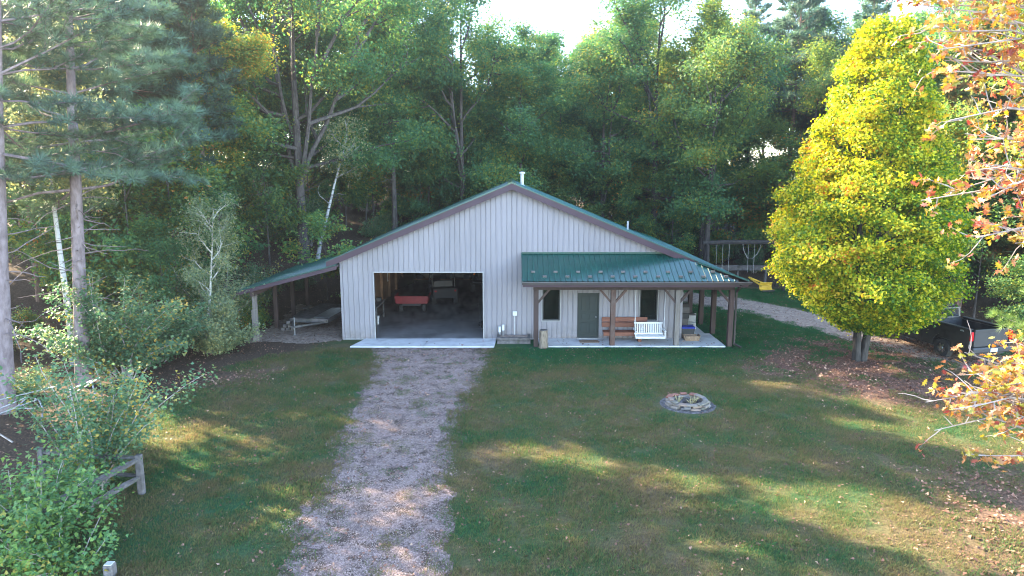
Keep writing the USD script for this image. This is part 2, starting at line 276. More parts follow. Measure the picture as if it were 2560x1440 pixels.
def lawn_nodes(pre_bump=True):
    n = {'g': ('geometry', {}), 'at': ('attribute', {'attribute': 'mask'}), 'se': ('separate_color', {}),
         'n1': ('noise_texture', {'scale': .55, 'detail': 4.0, 'roughness': .6}), 'n2': ('noise_texture', {'scale': 9.0, 'detail': 5.0, 'roughness': .7}), 'n3': ('noise_texture', {'scale': 45.0, 'detail': 3.0, 'roughness': .7}),
         'r1': ('rgb_ramp', {'ramp': LAWN}), 'r2': ('rgb_ramp', {'ramp': [(.3, (.55, .5, .5)), (.7, (1.35, 1.35, 1.3))]}),
         'mu': ('mix_color', {'blend_type': 'multiply', 'fac': 1.0, 'use_clamp_result': False})}
    return n
LAWN = [(0.32, (0.115, 0.087, 0.052)), (0.44, (0.093, 0.083, 0.042)), (0.54, (0.061, 0.079, 0.032)), (0.66, (0.030, 0.079, 0.032)), (0.84, (0.018, 0.079, 0.032))]
def build_ground():
    far = lambda a, b, k: np.sign(a) * np.geomspace(abs(a), abs(b), k)
    xs = np.concatenate([-np.geomspace(400, 46, 14), np.arange(-45, 45.1, .4), np.geomspace(46, 400, 14)])
    ys = np.concatenate([-np.geomspace(300, 1, 14), np.arange(2, 80, .4), np.geomspace(81, 500, 14)])
    v, q = grid(xs, ys)
    fo, li, lu = masks(v[:, 0], v[:, 1])
    n = {'g': ('geometry', {}), 'at': ('attribute', {'attribute': 'mask'}), 'se': ('separate_color', {}),
         'n1': ('noise_texture', {'scale': .5, 'detail': 5.0, 'roughness': .62}), 'n2': ('noise_texture', {'scale': 14.0, 'detail': 5.0, 'roughness': .75}),
         'lu': ('math', {'math_type': 'multiply_add', 'value2': .34}),
         'r1': ('rgb_ramp', {'ramp': LAWN}),
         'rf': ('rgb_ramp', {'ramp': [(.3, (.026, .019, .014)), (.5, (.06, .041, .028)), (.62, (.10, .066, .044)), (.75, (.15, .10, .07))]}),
         'rs': ('rgb_ramp', {'ramp': [(.28, (.45, .42, .42)), (.72, (1.4, 1.4, 1.35))]}),
         'mu': ('mix_color', {'blend_type': 'multiply', 'fac': 1.0}),
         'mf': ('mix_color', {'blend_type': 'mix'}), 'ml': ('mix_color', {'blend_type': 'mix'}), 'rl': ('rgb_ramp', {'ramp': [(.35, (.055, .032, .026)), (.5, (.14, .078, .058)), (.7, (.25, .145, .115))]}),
         'bu': ('bump', {'strength': .9, 'distance': .05}), 'p': ('principled_bsdf', {'roughness': .95, 'specular_ior_level': .15})}
    l = [('at.color', 'se.color'), ('g.position', 'n1.vector'), ('g.position', 'n2.vector'), ('se.b', 'lu.value1'), ('n1.fac', 'lu.value3'), ('lu.value', 'r1.fac'),
         ('r1.color', 'mu.a'), ('n2.fac', 'rs.fac'), ('rs.color', 'mu.b'), ('n2.fac', 'rf.fac'), ('n2.fac', 'rl.fac'),
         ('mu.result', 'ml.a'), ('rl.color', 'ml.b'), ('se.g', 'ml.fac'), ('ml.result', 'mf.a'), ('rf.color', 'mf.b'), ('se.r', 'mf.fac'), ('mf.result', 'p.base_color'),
         ('n2.fac', 'bu.height'), ('bu.normal', 'p.normal')]
    M['ground'] = usdkit.material(stage, '/World/Looks/ground', n, l, surface='p.BSDF')
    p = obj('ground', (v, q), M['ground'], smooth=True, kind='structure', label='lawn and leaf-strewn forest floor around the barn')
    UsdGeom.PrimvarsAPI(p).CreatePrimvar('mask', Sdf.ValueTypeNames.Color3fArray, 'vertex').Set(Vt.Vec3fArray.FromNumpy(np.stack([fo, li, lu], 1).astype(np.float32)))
build_ground()
DL = ([5, 11.8, 15, 18, 20.5, 23.5, 26, 27.6, 28.7], [-5.0, -4.6, -4.75, -5.0, -5.2, -5.3, -5.6, -6.0, -6.3])
DR = ([5, 11.8, 15, 18, 20.5, 23.5, 26, 27.6, 28.7], [-1.1, -1.2, -1.3, -1.45, -1.5, -1.15, -1.0, -.9, -.75])
def drive_d(x, y):   # metres inside the driveway's edge
    n = meshkit.fbm(np.stack([x * 1.1, y * 1.1, 0 * x], -1), 4, 21) - .5
    return np.minimum(x - np.interp(y, *DL), np.interp(y, *DR) - x) + n * .9
RDX = ([20, 23, 25.5, 27.5, 30, 33, 36, 39, 41.5, 44], [24, 21.6, 19.4, 18.3, 17.4, 16.3, 14.8, 12.8, 9.0, 5])
def road_d(x, y):
    n = meshkit.fbm(np.stack([x * .8, y * .8, 0 * x], -1), 4, 31) - .5
    dl = np.stack([np.hypot(x - rx, y - ry) for ry, rx in zip(np.linspace(20, 44, 60), np.interp(np.linspace(20, 44, 60), *RDX))]).min(0)
    return 2.0 - dl + n * 1.0
def gravel_mat(name, stones, soil, gap, scale):
    n = {'g': ('geometry', {}), 'vo': ('voronoi_texture', {'scale': scale}), 'no': ('noise_texture', {'scale': 2.2, 'detail': 6.0, 'roughness': .7}), 'nf': ('noise_texture', {'scale': 30.0, 'detail': 4.0, 'roughness': .8}),
         'bw': ('rgb_to_bw', {}), 'rs': ('rgb_ramp', {'ramp': stones}), 'rm': ('rgb_ramp', {'ramp': [(gap - .05, (1, 1, 1)), (gap + .06, (0, 0, 0))]}), 'ad': ('math', {'math_type': 'multiply_add', 'value2': .45}),
         'mx': ('mix_color', {'blend_type': 'mix', 'b': soil}), 'bu': ('bump', {'strength': .8, 'distance': .03}), 'p': ('principled_bsdf', {'roughness': .9, 'specular_ior_level': .25})}
    l = [('g.position', 'vo.vector'), ('g.position', 'no.vector'), ('g.position', 'nf.vector'), ('vo.color', 'bw.color'), ('bw.val', 'rs.fac'), ('nf.fac', 'ad.value1'), ('no.fac', 'ad.value3'), ('ad.value', 'rm.fac'),
         ('rs.color', 'mx.a'), ('rm.color', 'mx.fac'), ('mx.result', 'p.base_color'), ('vo.distance', 'bu.height'), ('bu.normal', 'p.normal')]
    return usdkit.material(stage, f'/World/Looks/{name}', n, l, surface='p.BSDF')
M['gravel'] = gravel_mat('gravel', [(.2, (0.117, 0.084, 0.077)), (.5, (0.193, 0.138, 0.126)), (.8, (0.288, 0.210, 0.193))], (0.059, 0.040, 0.029), .69, 26.0)
M['dirt'] = gravel_mat('dirt', [(.2, (0.192, 0.144, 0.116)), (.8, (0.304, 0.236, 0.190))], (0.080, 0.057, 0.042), .60, 9.0)
v, q = grid(np.arange(-6.5, .6, .08), np.arange(5, 28.7, .08), .004, lambda x, y: drive_d(x, y) > 0)
obj('gravel_driveway', (v, q), M['gravel'], kind='structure', label='worn gravel drive running up to the open garage door')
v, q = grid(np.arange(2, 26, .15), np.arange(19, 46, .15), .004, lambda x, y: road_d(x, y) > 0)
obj('dirt_road', (v, q), M['dirt'], kind='structure', label='dirt track curving past the maple and the truck')
v, q = grid(np.arange(-12.2, -7.6, .1), np.arange(29.2, 38.5, .1), .008, lambda x, y: (meshkit.fbm(np.stack([x, y, 0 * x], -1), 3, 4) - .5) * 1.2 + np.minimum(np.minimum(x + 11.9, y - 29.6), 37.6 - y) > 0)
obj('dirt_floor', (v, q), M['dirt'], kind='structure', label='bare dirt under the lean-to roof')
# ------------------------------------------------------------------ barn
W0, W1, HX, EZ, SL = 30.17, 48.4, 7.65, 3.66, .4167     # front wall, back wall, half width, eave height, roof slope
barn = thing('barn', 'large grey ribbed-metal barn with green roof, open garage door and wrap-around porch', 'barn', (0, 0, 0))
gz = lambda x: EZ + (HX - np.abs(x)) * SL
GD = (-6.17, -1.31, 3.06)
DOOR = (2.95, 3.92, .07, 2.15); WIN = [(1.37, 2.16, .89, 2.36), (5.75, 6.55, .89, 2.38)]
holes = [(GD[0], GD[1], -.1, GD[2]), DOOR] + WIN
gable = sg.Polygon([(-HX, 0), (HX, 0), (HX, EZ), (0, gz(0)), (-HX, EZ)])
fw = gable
for a in holes: fw = fw.difference(sg.box(a[0], a[2], a[1], a[3]))
front = obj('front_wall', MB().prism(fw, W0 + .03, W0 + .16), M['siding_inside'], barn)
RIB = .2286
def sheet(x0, x1, lo, hi, P, holes=(), rib=.022, extra=()):
    """A ribbed metal sheet over [x0,x1]: lo(x), hi(x) bound it; P(x, t, d) places a point at height t and relief d."""
    xs = {x0, x1} | {e for e in extra if x0 < e < x1}
    k = math.floor(x0 / RIB) - 1
    while k * RIB < x1 + RIB:
        for o in (-.034, -.014, .014, .034, .085, .145):
            t = k * RIB + o
            if x0 < t < x1: xs.add(round(t, 5))
        k += 1
    xs = sorted(xs)
    def relief(x):
        u = abs((x / RIB + .5) % 1 - .5) * RIB
        return rib * np.clip((.034 - u) / .02, 0, 1) + .0 
    m = MB()
    for a, b in zip(xs[:-1], xs[1:]):
        if b - a < 1e-4: continue
        c = (a + b) / 2; iv = [(None, None)]
        spans = [(lo, hi)]
        cuts = sorted([(h[2], h[3]) for h in holes if h[0] < c < h[1]])
        la, lb, ha, hb = lo(a), lo(b), hi(a), hi(b); segs = []; cura, curb = la, lb
        for z0, z1 in cuts:
            if z0 > cura: segs.append((cura, curb, z0, z0))
            cura = curb = max(z1, cura)
        segs.append((cura, curb, ha, hb))
        for p, q, r, s_ in segs:
            if r - p < 1e-3 and s_ - q < 1e-3: continue
            m.raw([P(a, p, relief(a)), P(b, q, relief(b)), P(b, max(s_, q), relief(b)), P(a, max(r, p), relief(a))], [[0, 1, 2, 3]])
    return m
edges = np.arange(-HX, HX + .01, .9); edges[-1] = HX
hx = [h for a in holes for h in a[:2]]
for a, b in zip(edges[:-1], edges[1:]):
    obj('siding_panel', sheet(a, b, lambda x: .04, lambda x: gz(x) - .02, lambda x, t, d: (x, W0 - d + .006, t), holes, extra=hx + [0]), M['siding'], front)
# corner, opening and base trim on the front
tr = MB()
tr.span((-HX - .03, W0 - .035, 0), (-HX + .07, W0 + .1, EZ)); obj('corner_trim', tr, M['siding'], front); tr = MB(); tr.span((HX - .07, W0 - .035, 0), (HX + .03, W0 + .1, EZ))
obj('corner_trim', tr, M['siding'], front)
tr = MB(); e = .035
tr.span((GD[0] - .055, W0 - e, .02), (GD[0], W0 + .17, GD[2])); tr.span((GD[1], W0 - e, .02), (GD[1] + .055, W0 + .17, GD[2])); tr.span((GD[0] - .055, W0 - e, GD[2] + .001), (GD[1] + .055, W0 + .17, GD[2] + .055))
obj('door_trim', tr, M['lighttrim'], front)
base = MB(); base.span((-HX, W0 - .01, 0), (GD[0] - .06, W0 + .03, .05)); base.span((GD[1] + .06, W0 - .01, 0), (DOOR[0] - .05, W0 + .03, .06)); base.span((DOOR[1] + .05, W0 - .01, 0), (HX, W0 + .03, .06))
obj('base_trim', base, M['lighttrim'], front)
# side and back walls
SWIN = [(35.8, 36.7, 1.0, 2.6), (40.6, 41.5, 1.0, 2.6)]
lw = sg.box(W0 + .17, 0, W1, EZ - .02)
for a in SWIN: lw = lw.difference(sg.box(a[0], a[2], a[1], a[3]))
left = obj('left_wall', MB().prism(lw, -HX + .02, -HX + .14, 'yz'), M['plywood'], barn)
right = obj('right_wall', MB().prism(sg.box(W0 + .17, 0, W1, EZ - .02), HX - .14, HX - .02, 'yz'), M['siding_inside'], barn)
back = obj('back_wall', MB().prism(gable, W1 + .001, W1 + .12), M['siding_inside'], barn)
for a in np.arange(W0, W1 - .1, .914):
    b = min(a + .914, W1)
    obj('siding_panel', sheet(a, b, lambda x: .04, lambda x: EZ - .02, lambda x, t, d: (-HX + .004 - d, x, t), SWIN, extra=[h for w in SWIN for h in w[:2]]), M['siding'], left)
    obj('siding_panel', sheet(a, b, lambda x: .04, lambda x: EZ - .02, lambda x, t, d: (HX - .004 + d, x, t)), M['siding'], right)
for a in edges[:-1]:
    obj('siding_panel', sheet(a, min(a + .9, HX), lambda x: .04, lambda x: gz(x) - .02, lambda x, t, d: (x, W1 + .125 + d, t), extra=[0]), M['siding'], back)
for a in SWIN:
    w = obj('side_window', MB().span((-HX - .02, a[0] + .001, a[2] + .001), (-HX + .17, a[0] + .06, a[3] - .001)).span((-HX - .02, a[1] - .06, a[2] + .001), (-HX + .17, a[1] - .001, a[3] - .001)).span((-HX - .02, a[0] + .061, a[3] - .06), (-HX + .17, a[1] - .061, a[3] - .001)).span((-HX - .02, a[0] + .061, a[2] + .001), (-HX + .17, a[1] - .061, a[2] + .06)).span((-HX + .03, a[0] + .061, (a[2] + a[3]) / 2 - .03), (-HX + .12, a[1] - .061, (a[2] + a[3]) / 2 + .03)), M['white'], left)
    obj('pane', MB().span((-HX + .07, a[0] + .061, a[2] + .061), (-HX + .075, a[1] - .061, a[3] - .061)), M['glass'], w)
# interior studs and floor
for y in np.arange(31.2, W1, 2.4):
    obj('stud', MB().span((-HX + .142, y, 0), (-HX + .28, y + .14, EZ - .1)), M['plywood'], left)
obj('floor', MB().span((-HX + .03, W0 + .02, -.05), (HX - .03, W1, .045)), M['floor'], barn)
obj('partition', MB().span((-.75, W0 + .17, .046), (-.62, W1 - 8, 4.2)), M['siding_inside'], barn)
# roofs
RZ = lambda x: 7.02 - np.abs(x) * SL
roof = obj('roof', MB().prism([(-8.16, RZ(8.16) - .17), (0, RZ(0) - .17), (8.16, RZ(8.16) - .17), (8.16, RZ(8.16) - .035), (0, RZ(0) - .035), (-8.16, RZ(8.16) - .035)], 29.9, 48.75), M['darktrim'], barn)
for sgn in (-1, 1):
    for a in np.arange(29.87, 48.7, .914):
        obj('roof_sheet', sheet(a, min(a + .914, 48.78), lambda x: .02, lambda x: 8.2, lambda x, t, d: (sgn * t, x, RZ(t) - .02 + d)), M['green_metal'], roof)
    fa = sg.Polygon([(sgn * .0, RZ(0) - .275), (sgn * 8.2, RZ(8.2) - .275), (sgn * 8.2, RZ(8.2) - .012), (0, RZ(0) - .012)])
    obj('rake_fascia', MB().prism(fa, 29.84, 29.895), M['trim'], roof)
    obj('rake_trim', MB().prism(sg.Polygon([(0, RZ(0) - .010), (sgn * 8.21, RZ(8.21) - .010), (sgn * 8.21, RZ(8.21) + .03), (0, RZ(0) + .03)]), 29.825, 29.90), M['green_metal'], roof)
obj('soffit', MB().prism(sg.Polygon([(-8.1, RZ(8.1) - .25), (0, RZ(0) - .25), (8.1, RZ(8.1) - .25), (8.1, RZ(8.1) - .20), (0, RZ(0) - .2), (-8.1, RZ(8.1) - .2)]), 29.9, 30.13), M['trim'], roof)
obj('ridge_cap', MB().prism([(-.2, RZ(.2) + .01), (0, RZ(0) + .015), (.2, RZ(.2) + .01), (.2, RZ(.2) + .04), (0, RZ(0) + .05), (-.2, RZ(.2) + .04)], 29.82, 48.8), M['green_metal'], roof)
vp = obj('vent_pipe', MB().lathe([(.11, 6.5), (.11, 7.42)], (.58, 40, 0)).lathe([(.12, 6.78), (.16, 6.72), (.12, 6.70)], (.58, 40, 0)), M['white'], roof)
obj('vent_cap', MB().lathe([(.0, 7.40), (.17, 7.40), (.18, 7.44), (.17, 7.50), (.0, 7.53)], (.58, 40, 0)), M['white'], vp)
obj('plumbing_vent', MB().lathe([(.05, 4.2), (.05, 4.75), (0, 4.75)], (6.6, 39, 0), 10), M['white'], roof)
# porch roof: a front plane, a hip and a side plane
FY, FX, PZ = 28.3, 9.95, 2.97
S1, S2 = .513, .324
def ytop(x): return min(W0 - .005, FY + (7.02 - SL * x - .09 - PZ) / S1, FY + (PZ + S2 * (FX - x) - PZ) / S1) if x > 6.2 else W0 - .005
pz = lambda y: PZ + S1 * (y - FY)
porch = obj('porch_roof', MB().prism([(FY + .03, PZ - .09), (W0 - .04, pz(W0 - .04) - .1), (W0 - .04, pz(W0) - .05), (FY + .03, PZ - .035)], .47, 7.4, 'yz'), M['darktrim'], barn)
for a in np.arange(.44, FX, .914):
    obj('porch_sheet', sheet(a, min(a + .914, FX), lambda x: FY, lambda x: max(FY, ytop(x)), lambda x, t, d: (x, t, pz(t) + d), rib=.026, extra=[7.0, 7.2, 7.4, 7.62, 7.9, 8.16]), M['green_metal'], porch)
for a in np.arange(FY, W1, .914):
    hxx = lambda y: max(8.0, FX - (y - FY) * S1 / S2) if y < 29.6 else 8.0
    obj('porch_sheet', sheet(a, min(a + .914, W1), lambda y: hxx(y), lambda y: FX, lambda y, t, d: (t, y, PZ + S2 * (FX - t) + d), extra=[28.6, 28.9, 29.2, 29.5]), M['green_metal'], porch)
obj('side_deck', MB().prism([(8.05, PZ + S2 * (FX - 8.05) - .1), (FX - .04, PZ - .1), (FX - .04, PZ - .03), (8.05, PZ + S2 * (FX - 8.05) - .03)], 29.6, W1), M['darktrim'], porch)
obj('hip_cap', MB().bar((FX + .01, FY - .01, PZ + .03), (8.1, 29.47, 3.62), .2, .03), M['green_metal'], porch)
obj('wall_flashing', MB().span((.43, W0 - .075, 3.93), (6.9, W0 - .002, 4.0)), M['green_metal'], porch)
obj('end_trim', MB().bar((.425, FY - .01, PZ - .02), (.425, W0 - .02, pz(W0) - .02), .03, .14), M['green_metal'], porch)
gut = MB(); gut.span((.42, FY - .11, PZ - .13), (FX + .1, FY - .02, PZ - .03)); 
obj('gutter', gut, M['darktrim'], porch)
obj('gutter_lip', MB().span((.42, FY - .125, PZ - .045), (FX + .11, FY - .105, PZ - .015)), M['grill_grey'], porch)
obj('fascia', MB().span((.45, FY - .018, PZ - .24), (FX - .02, FY + .02, PZ - .06)), M['trim'], porch)
obj('side_gutter', MB().span((FX - .015, FY + .001, PZ - .14), (FX + .10, W1, PZ - .03)), M['darktrim'], porch)
obj('beam', MB().span((.92, 28.83, 2.52), (9.55, 29.02, 2.80)), M['post_dark'], porch)
obj('beam', MB().span((9.33, 29.03, 2.52), (9.52, W1 - .3, 2.80)), M['post_dark'], porch)
obj('ceiling', MB().prism([(29.03, 2.82), (W0 - .04, 2.84), (W0 - .04, 2.88), (29.03, 2.86)], .9, 9.3, 'yz'), M['plywood'], porch)
for k, x in enumerate(np.arange(.9, 9.6, .96)):
    for r, yy in ((0, 28.85), (1, 28.55)):
        xx = x + r * .48
        if xx < 9.2: obj('snow_guard', MB().box((xx, yy, pz(yy) + .045), (.17, .06, .10), rotx(.3), .012), M['grill_grey'], porch)
pi_ = 0
for x, y, mt in ((1.04, 28.93, 'post_dark'), (4.36, 28.93, 'post'), (7.14, 28.93, 'greypost'), (9.46, 28.93, 'post_dark'), (9.43, 31.35, 'post_dark'), (9.43, 33.4, 'post_dark'), (9.43, 35.5, 'post_dark'), (9.43, 38.3, 'post_dark'), (9.43, 41.2, 'post_dark'), (9.43, 44.2, 'post_dark'), (9.43, 47.4, 'post_dark')):
    p = obj('porch_post', MB().span((x - .105, y - .105, -.05), (x + .105, y + .105, 2.519), bev=.012), M[mt], barn)
    if y < 29:
        for s in (-1, 1):
            if (x < 2 and s < 0) or (x > 9 and s > 0): continue
            obj('brace', MB().bar((x + s * .08, y, 1.95), (x + s * .56, y, 2.515), .09, .09), M['post'] if mt == 'post' else M['post_dark'], p)
    else:
        for s in (-1, 1): obj('brace', MB().bar((x, y + s * .08, 1.95), (x, y + s * .56, 2.515), .09, .09), M['post_dark'], p)
obj('downspout', MB().bar((9.62, 28.22, 2.85), (9.62, 28.78, 2.45), .09, .07).bar((9.62, 28.78, 2.5), (9.62, 28.78, .14), .07, .09, (0, 1, 0)).bar((9.62, 28.79, .16), (9.86, 28.55, .05), .09, .07), M['darktrim'], barn)
# entrance door, windows, wall fittings
d = obj('entrance_door', MB().span((DOOR[0] + .05, W0 + .03, DOOR[2] + .02), (DOOR[1] - .05, W0 + .075, DOOR[3] - .05)), M['doorgreen'], barn)
w_ = DOOR[1] - DOOR[0] - .1
for zz0, zz1 in ((.22, .72), (.86, 1.12), (1.28, 1.95)):
    for k in range(2):
        xa = DOOR[0] + .05 + .12 + k * (w_ - .12) / 2
        xb = xa + (w_ - .36) / 2
        obj('door_panel', MB().span((xa, W0 + .012, zz0 + .07), (xb, W0 + .029, zz1 + .07), .012), M['doorgreen'], d)
fr = MB().span((DOOR[0], W0 - .02, DOOR[2]), (DOOR[0] + .048, W0 + .12, DOOR[3])).span((DOOR[1] - .048, W0 - .02, DOOR[2]), (DOOR[1], W0 + .12, DOOR[3])).span((DOOR[0] + .049, W0 - .02, DOOR[3] - .048), (DOOR[1] - .049, W0 + .12, DOOR[3]))
obj('door_frame', fr, M['doorgreen'], d)
obj('handle', MB().lathe([(0, -.07), (.03, -.06), (.03, -.03), (.012, -.02), (.012, .02)], (DOOR[1] - .13, W0 + .03, 1.05), 10, 'y'), M['galv'], d)
obj('threshold', MB().span((DOOR[0], W0 - .14, .06), (DOOR[1], W0 - .021, .10)), M['lighttrim'], d)
for a in WIN:
    w = obj('window', MB().span((a[0], W0 - .012, a[2]), (a[0] + .05, W0 + .12, a[3])).span((a[1] - .05, W0 - .012, a[2]), (a[1], W0 + .12, a[3])).span((a[0] + .051, W0 - .012, a[3] - .05), (a[1] - .051, W0 + .12, a[3])).span((a[0] + .051, W0 - .012, a[2]), (a[1] - .051, W0 + .12, a[2] + .05)), M['winframe'], barn)
    obj('pane', MB().span((a[0] + .051, W0 + .05, a[2] + .051), (a[1] - .051, W0 + .056, a[3] - .051)), M['glass'], w)
    obj('screen', MB().span((a[0] + .051, W0 + .10, a[2] + .051), (a[1] - .051, W0 + .11, a[3] - .051)), M['black'], w)
    t = .045
    obj('window_trim', MB().span((a[0] - t, W0 - .033, a[2] - t), (a[0] - .002, W0 + .01, a[3] + t)).span((a[1] + .002, W0 - .033, a[2] - t), (a[1] + t, W0 + .01, a[3] + t)).span((a[0] - .001, W0 - .033, a[3] + .002), (a[1] + .001, W0 + .01, a[3] + t)).span((a[0] - .001, W0 - .033, a[2] - t), (a[1] + .001, W0 + .01, a[2] - .002)), M['lighttrim'], w)
ub = obj('utility_box', MB().span((.03, W0 - .13, 1.13), (.23, W0 - .024, 1.33), .015), M['white'], barn)
obj('conduit', MB().tube([(.1, W0 - .05, 1.13), (.11, W0 - .05, .15)], .014), M['white'], ub)
# lean-to
lean = obj('lean_to_roof', MB().prism([(-12.1, 2.20), (-7.70, 3.36), (-7.70, 3.46), (-12.1, 2.30)], 29.66, 38.0), M['darktrim'], barn)
LZ = lambda x: 2.325 + (x + 12.1) * .2636
for a in np.arange(29.62, 38.0, .914):
    obj('roof_sheet', sheet(a, min(a + .914, 38.05), lambda x: -12.16, lambda x: -7.69, lambda x, t, d: (t, x, LZ(t) + d)), M['green_metal'], lean)
obj('rake_fascia', MB().prism([(-12.15, 2.12), (-7.69, 3.295), (-7.69, 3.46), (-12.15, 2.29)], 29.6, 29.655), M['trim'], lean)
obj('rake_trim', MB().prism([(-12.17, 2.295), (-7.69, 3.475), (-7.69, 3.52), (-12.17, 2.335)], 29.585, 29.66), M['green_metal'], lean)
obj('beam', MB().span((-11.58, 29.67, 2.08), (-11.40, 37.9, 2.28)), M['post_dark'], lean)
for y, mt in ((29.95, 'greypost'), (32.6, 'post_dark'), (35.2, 'post_dark'), (37.7, 'post_dark')):
    obj('lean_to_post', MB().span((-11.58, y - .09, -.05), (-11.40, y + .09, 2.075), bev=.012), M[mt], barn)
obj('post_sleeve', MB().span((-11.62, 29.82, .0), (-11.36, 29.858, 1.45)), M['greypost'], barn)

# ------------------------------------------------------------------ concrete
ap = thing('concrete_apron', 'pale concrete apron in front of the open garage door', kind='structure')
for pts in ([(-7.02, 28.73), (-3.86, 28.73), (-3.74, W0 + .0), (-6.62, W0 + .0)], [(-3.84, 28.73), (-.78, 28.73), (-.70, W0 + .0), (-3.72, W0 + .0)]):
    obj('slab', MB().prism(pts, -.1, .055, 'xy'), M['concrete'], ap)
ps = thing('porch_slab', 'pale concrete porch slab with leaves scattered on it', kind='structure')
xs_ = [1.18, 3.3, 5.4, 7.3, 9.27]
for a, b in zip(xs_[:-1], xs_[1:]): obj('slab', MB().span((a + .008, 28.79, -.1), (b - .008, W0 - .012, .06)), M['concrete'], ps)
obj('slab', MB().span((7.70, W0 - .004, -.1), (9.24, 31.15, .06)), M['concrete'], ps); obj('slab', MB().span((7.70, 31.17, -.1), (9.02, 33.35, .06)), M['concrete'], ps)

# ------------------------------------------------------------------ porch things
b = thing('bench', 'brown wooden plank bench against the wall between door and window', 'bench', (5.05, 29.72, .06))
for i, (z, h) in enumerate(((.82, .21), (.58, .21))): obj('back_plank', MB().span((-1.02, .22, z), (1.02, .265, z + h), .01), M['benchwood'], b)
for i, y in enumerate((-.16, .04)): obj('seat_plank', MB().span((-1.0, y - .09, .42), (1.0, y + .09, .465), .01), M['benchwood'], b)
obj('apron', MB().span((-1.0, -.27, .29), (1.0, -.235, .42)), M['benchwood'], b)
for x in (-.62, .62):
    obj('leg', MB().span((x - .08, -.22, 0), (x + .08, .05, .40), .01), M['benchwood'], b); obj('back_post', MB().span((x - .045, .267, 0), (x + .045, .32, 1.02)), M['benchwood'], b)
s = thing('porch_swing', 'white slatted porch swing hanging on chains in front of the bench', 'porch swing', (6.02, 29.18, .0))
for k in range(15): obj('back_slat', MB().bar((-.56 + k * .08, .20, .50), (-.56 + k * .08, .30, .92), .045, .018, (0, 1, 0)), M['white'], s)
obj('back_rail', MB().span((-.63, .275, .90), (.63, .325, .97)), M['white'], s); obj('back_rail', MB().span((-.63, .17, .45), (.63, .215, .51)), M['white'], s)
for k in range(5): obj('seat_slat', MB().span((-.62, -.27 + k * .09, .425), (.62, -.20 + k * .09, .448)), M['white'], s)
obj('front_rail', MB().span((-.65, -.30, .36), (.65, -.275, .45)), M['white'], s)
for x in (-.64, .64):
    obj('arm', MB().span((x - .04, -.28, .66), (x + .04, .26, .685)), M['white'], s); obj('arm_post', MB().span((x - .02, -.25, .44), (x + .02, -.21, .66)), M['white'], s)
    obj('chain', MB().tube([(x, -.2, .68), (x * 1.0, .0, 1.3), (x, .0, 2.83)], .009, 5).tube([(x, .22, .68), (x, .0, 1.3)], .009, 5), M['white'], s)
obj('doormat', MB().span((2.99, 29.32, .061), (3.86, 29.80, .08), .008), M['mat_brown'], None, label='brown doormat lying before the dark green entrance door', cat='doormat')
rng = np.random.default_rng(3)
st = MB().lathe([(.0, 0), (.21, .0), (.185, .25), (.19, .5), (.18, .78), (.0, .79)], (0, 0, 0), 18); V, F_ = st.get()
V = V * (1 + .16 * (meshkit.noise(V * 5, 2)[:, None] - .5) * [1, 1, 0])
lg = thing('log_post', 'upright weathered log stump standing beside the first porch post', 'log', (1.36, 28.72, 0)); obj('trunk', (V, F_), M['benchlog'], lg, smooth=40); obj('cut_face', MB().lathe([(0, .795), (.16, .795), (.165, .78)], k=18), M['oldwood'], lg)
pl = thing('timber_planter', 'low weathered timber planting box against the wall between garage and porch', 'planter', (0, 0, 0))
for z in (.0, .15): obj('timber', MB().span((-.66, 29.33, z), (.82, 29.47, z + .142), .012), M['oldwood'], pl); obj('timber', MB().span((-.66, 29.48, z), (-.53, W0 - .05, z + .142), .012), M['oldwood'], pl); obj('timber', MB().span((.70, 29.48, z), (.82, W0 - .05, z + .142), .012), M['oldwood'], pl)
obj('soil', MB().span((-.525, 29.475, 0), (.695, W0 - .06, .24)), M['dirt'], pl)
for i, (x, h, lb) in enumerate(((-.56, .50, 'shorter white pipe stub by the timber planter, nearer the garage'), (-.40, .58, 'taller white pipe stub rising from the timber planter'))):
    p = thing('white_pipe', lb, 'pipe', (x, 29.98, .2)); obj('pipe', MB().lathe([(.045, 0), (.045, h - .25)], k=12), M['galv'], p); obj('cap', MB().lathe([(.06, h - .3), (.06, h - .05), (0, h - .04)], k=12), M['white'], p)
# right of the third post: grill, tub, box, white seat
g = thing('barbecue_grill', 'grey hooded barbecue grill on the side porch behind the third post', 'grill', (7.86, 31.35, .06))
hd = [(-.28, .98), (.28, .98), (.30, 1.12), (.24, 1.30), (.08, 1.40), (-.12, 1.38), (-.26, 1.25), (-.30, 1.10)]
obj('hood', MB().prism(hd, -.38, .38, 'yz'), M['grill_grey'], g); obj('firebox', MB().span((-.38, -.28, .72), (.38, .28, .975), .02), M['black'], g)
obj('side_shelf', MB().span((.39, -.24, .86), (.70, .24, .90)), M['grill_grey'], g); obj('cabinet', MB().span((-.36, -.25, .12), (.36, .25, .715), .01), M['grill_grey'], g)
for x in (-.3, .3): obj('wheel', MB().lathe([(0, -.03), (.09, -.03), (.09, .03), (0, .03)], (x, -.15, .09), 14, 'x'), M['rubber'], g)
t = thing('storage_tub', 'dark plastic tub with a blue lid beside the grill', 'tub', (7.98, 30.32, .06))
obj('tub', MB().prism([(-.24, 0), (.24, 0), (.29, .46), (-.29, .46)], -.2, .2), M['black'], t); obj('lid', MB().span((-.31, -.23, .461), (.31, .23, .53), .02), M['blue'], t)
t = thing('planter_trough', 'low brown trough on the porch slab before the blue-lidded tub', 'trough', (8.05, 29.88, .06))
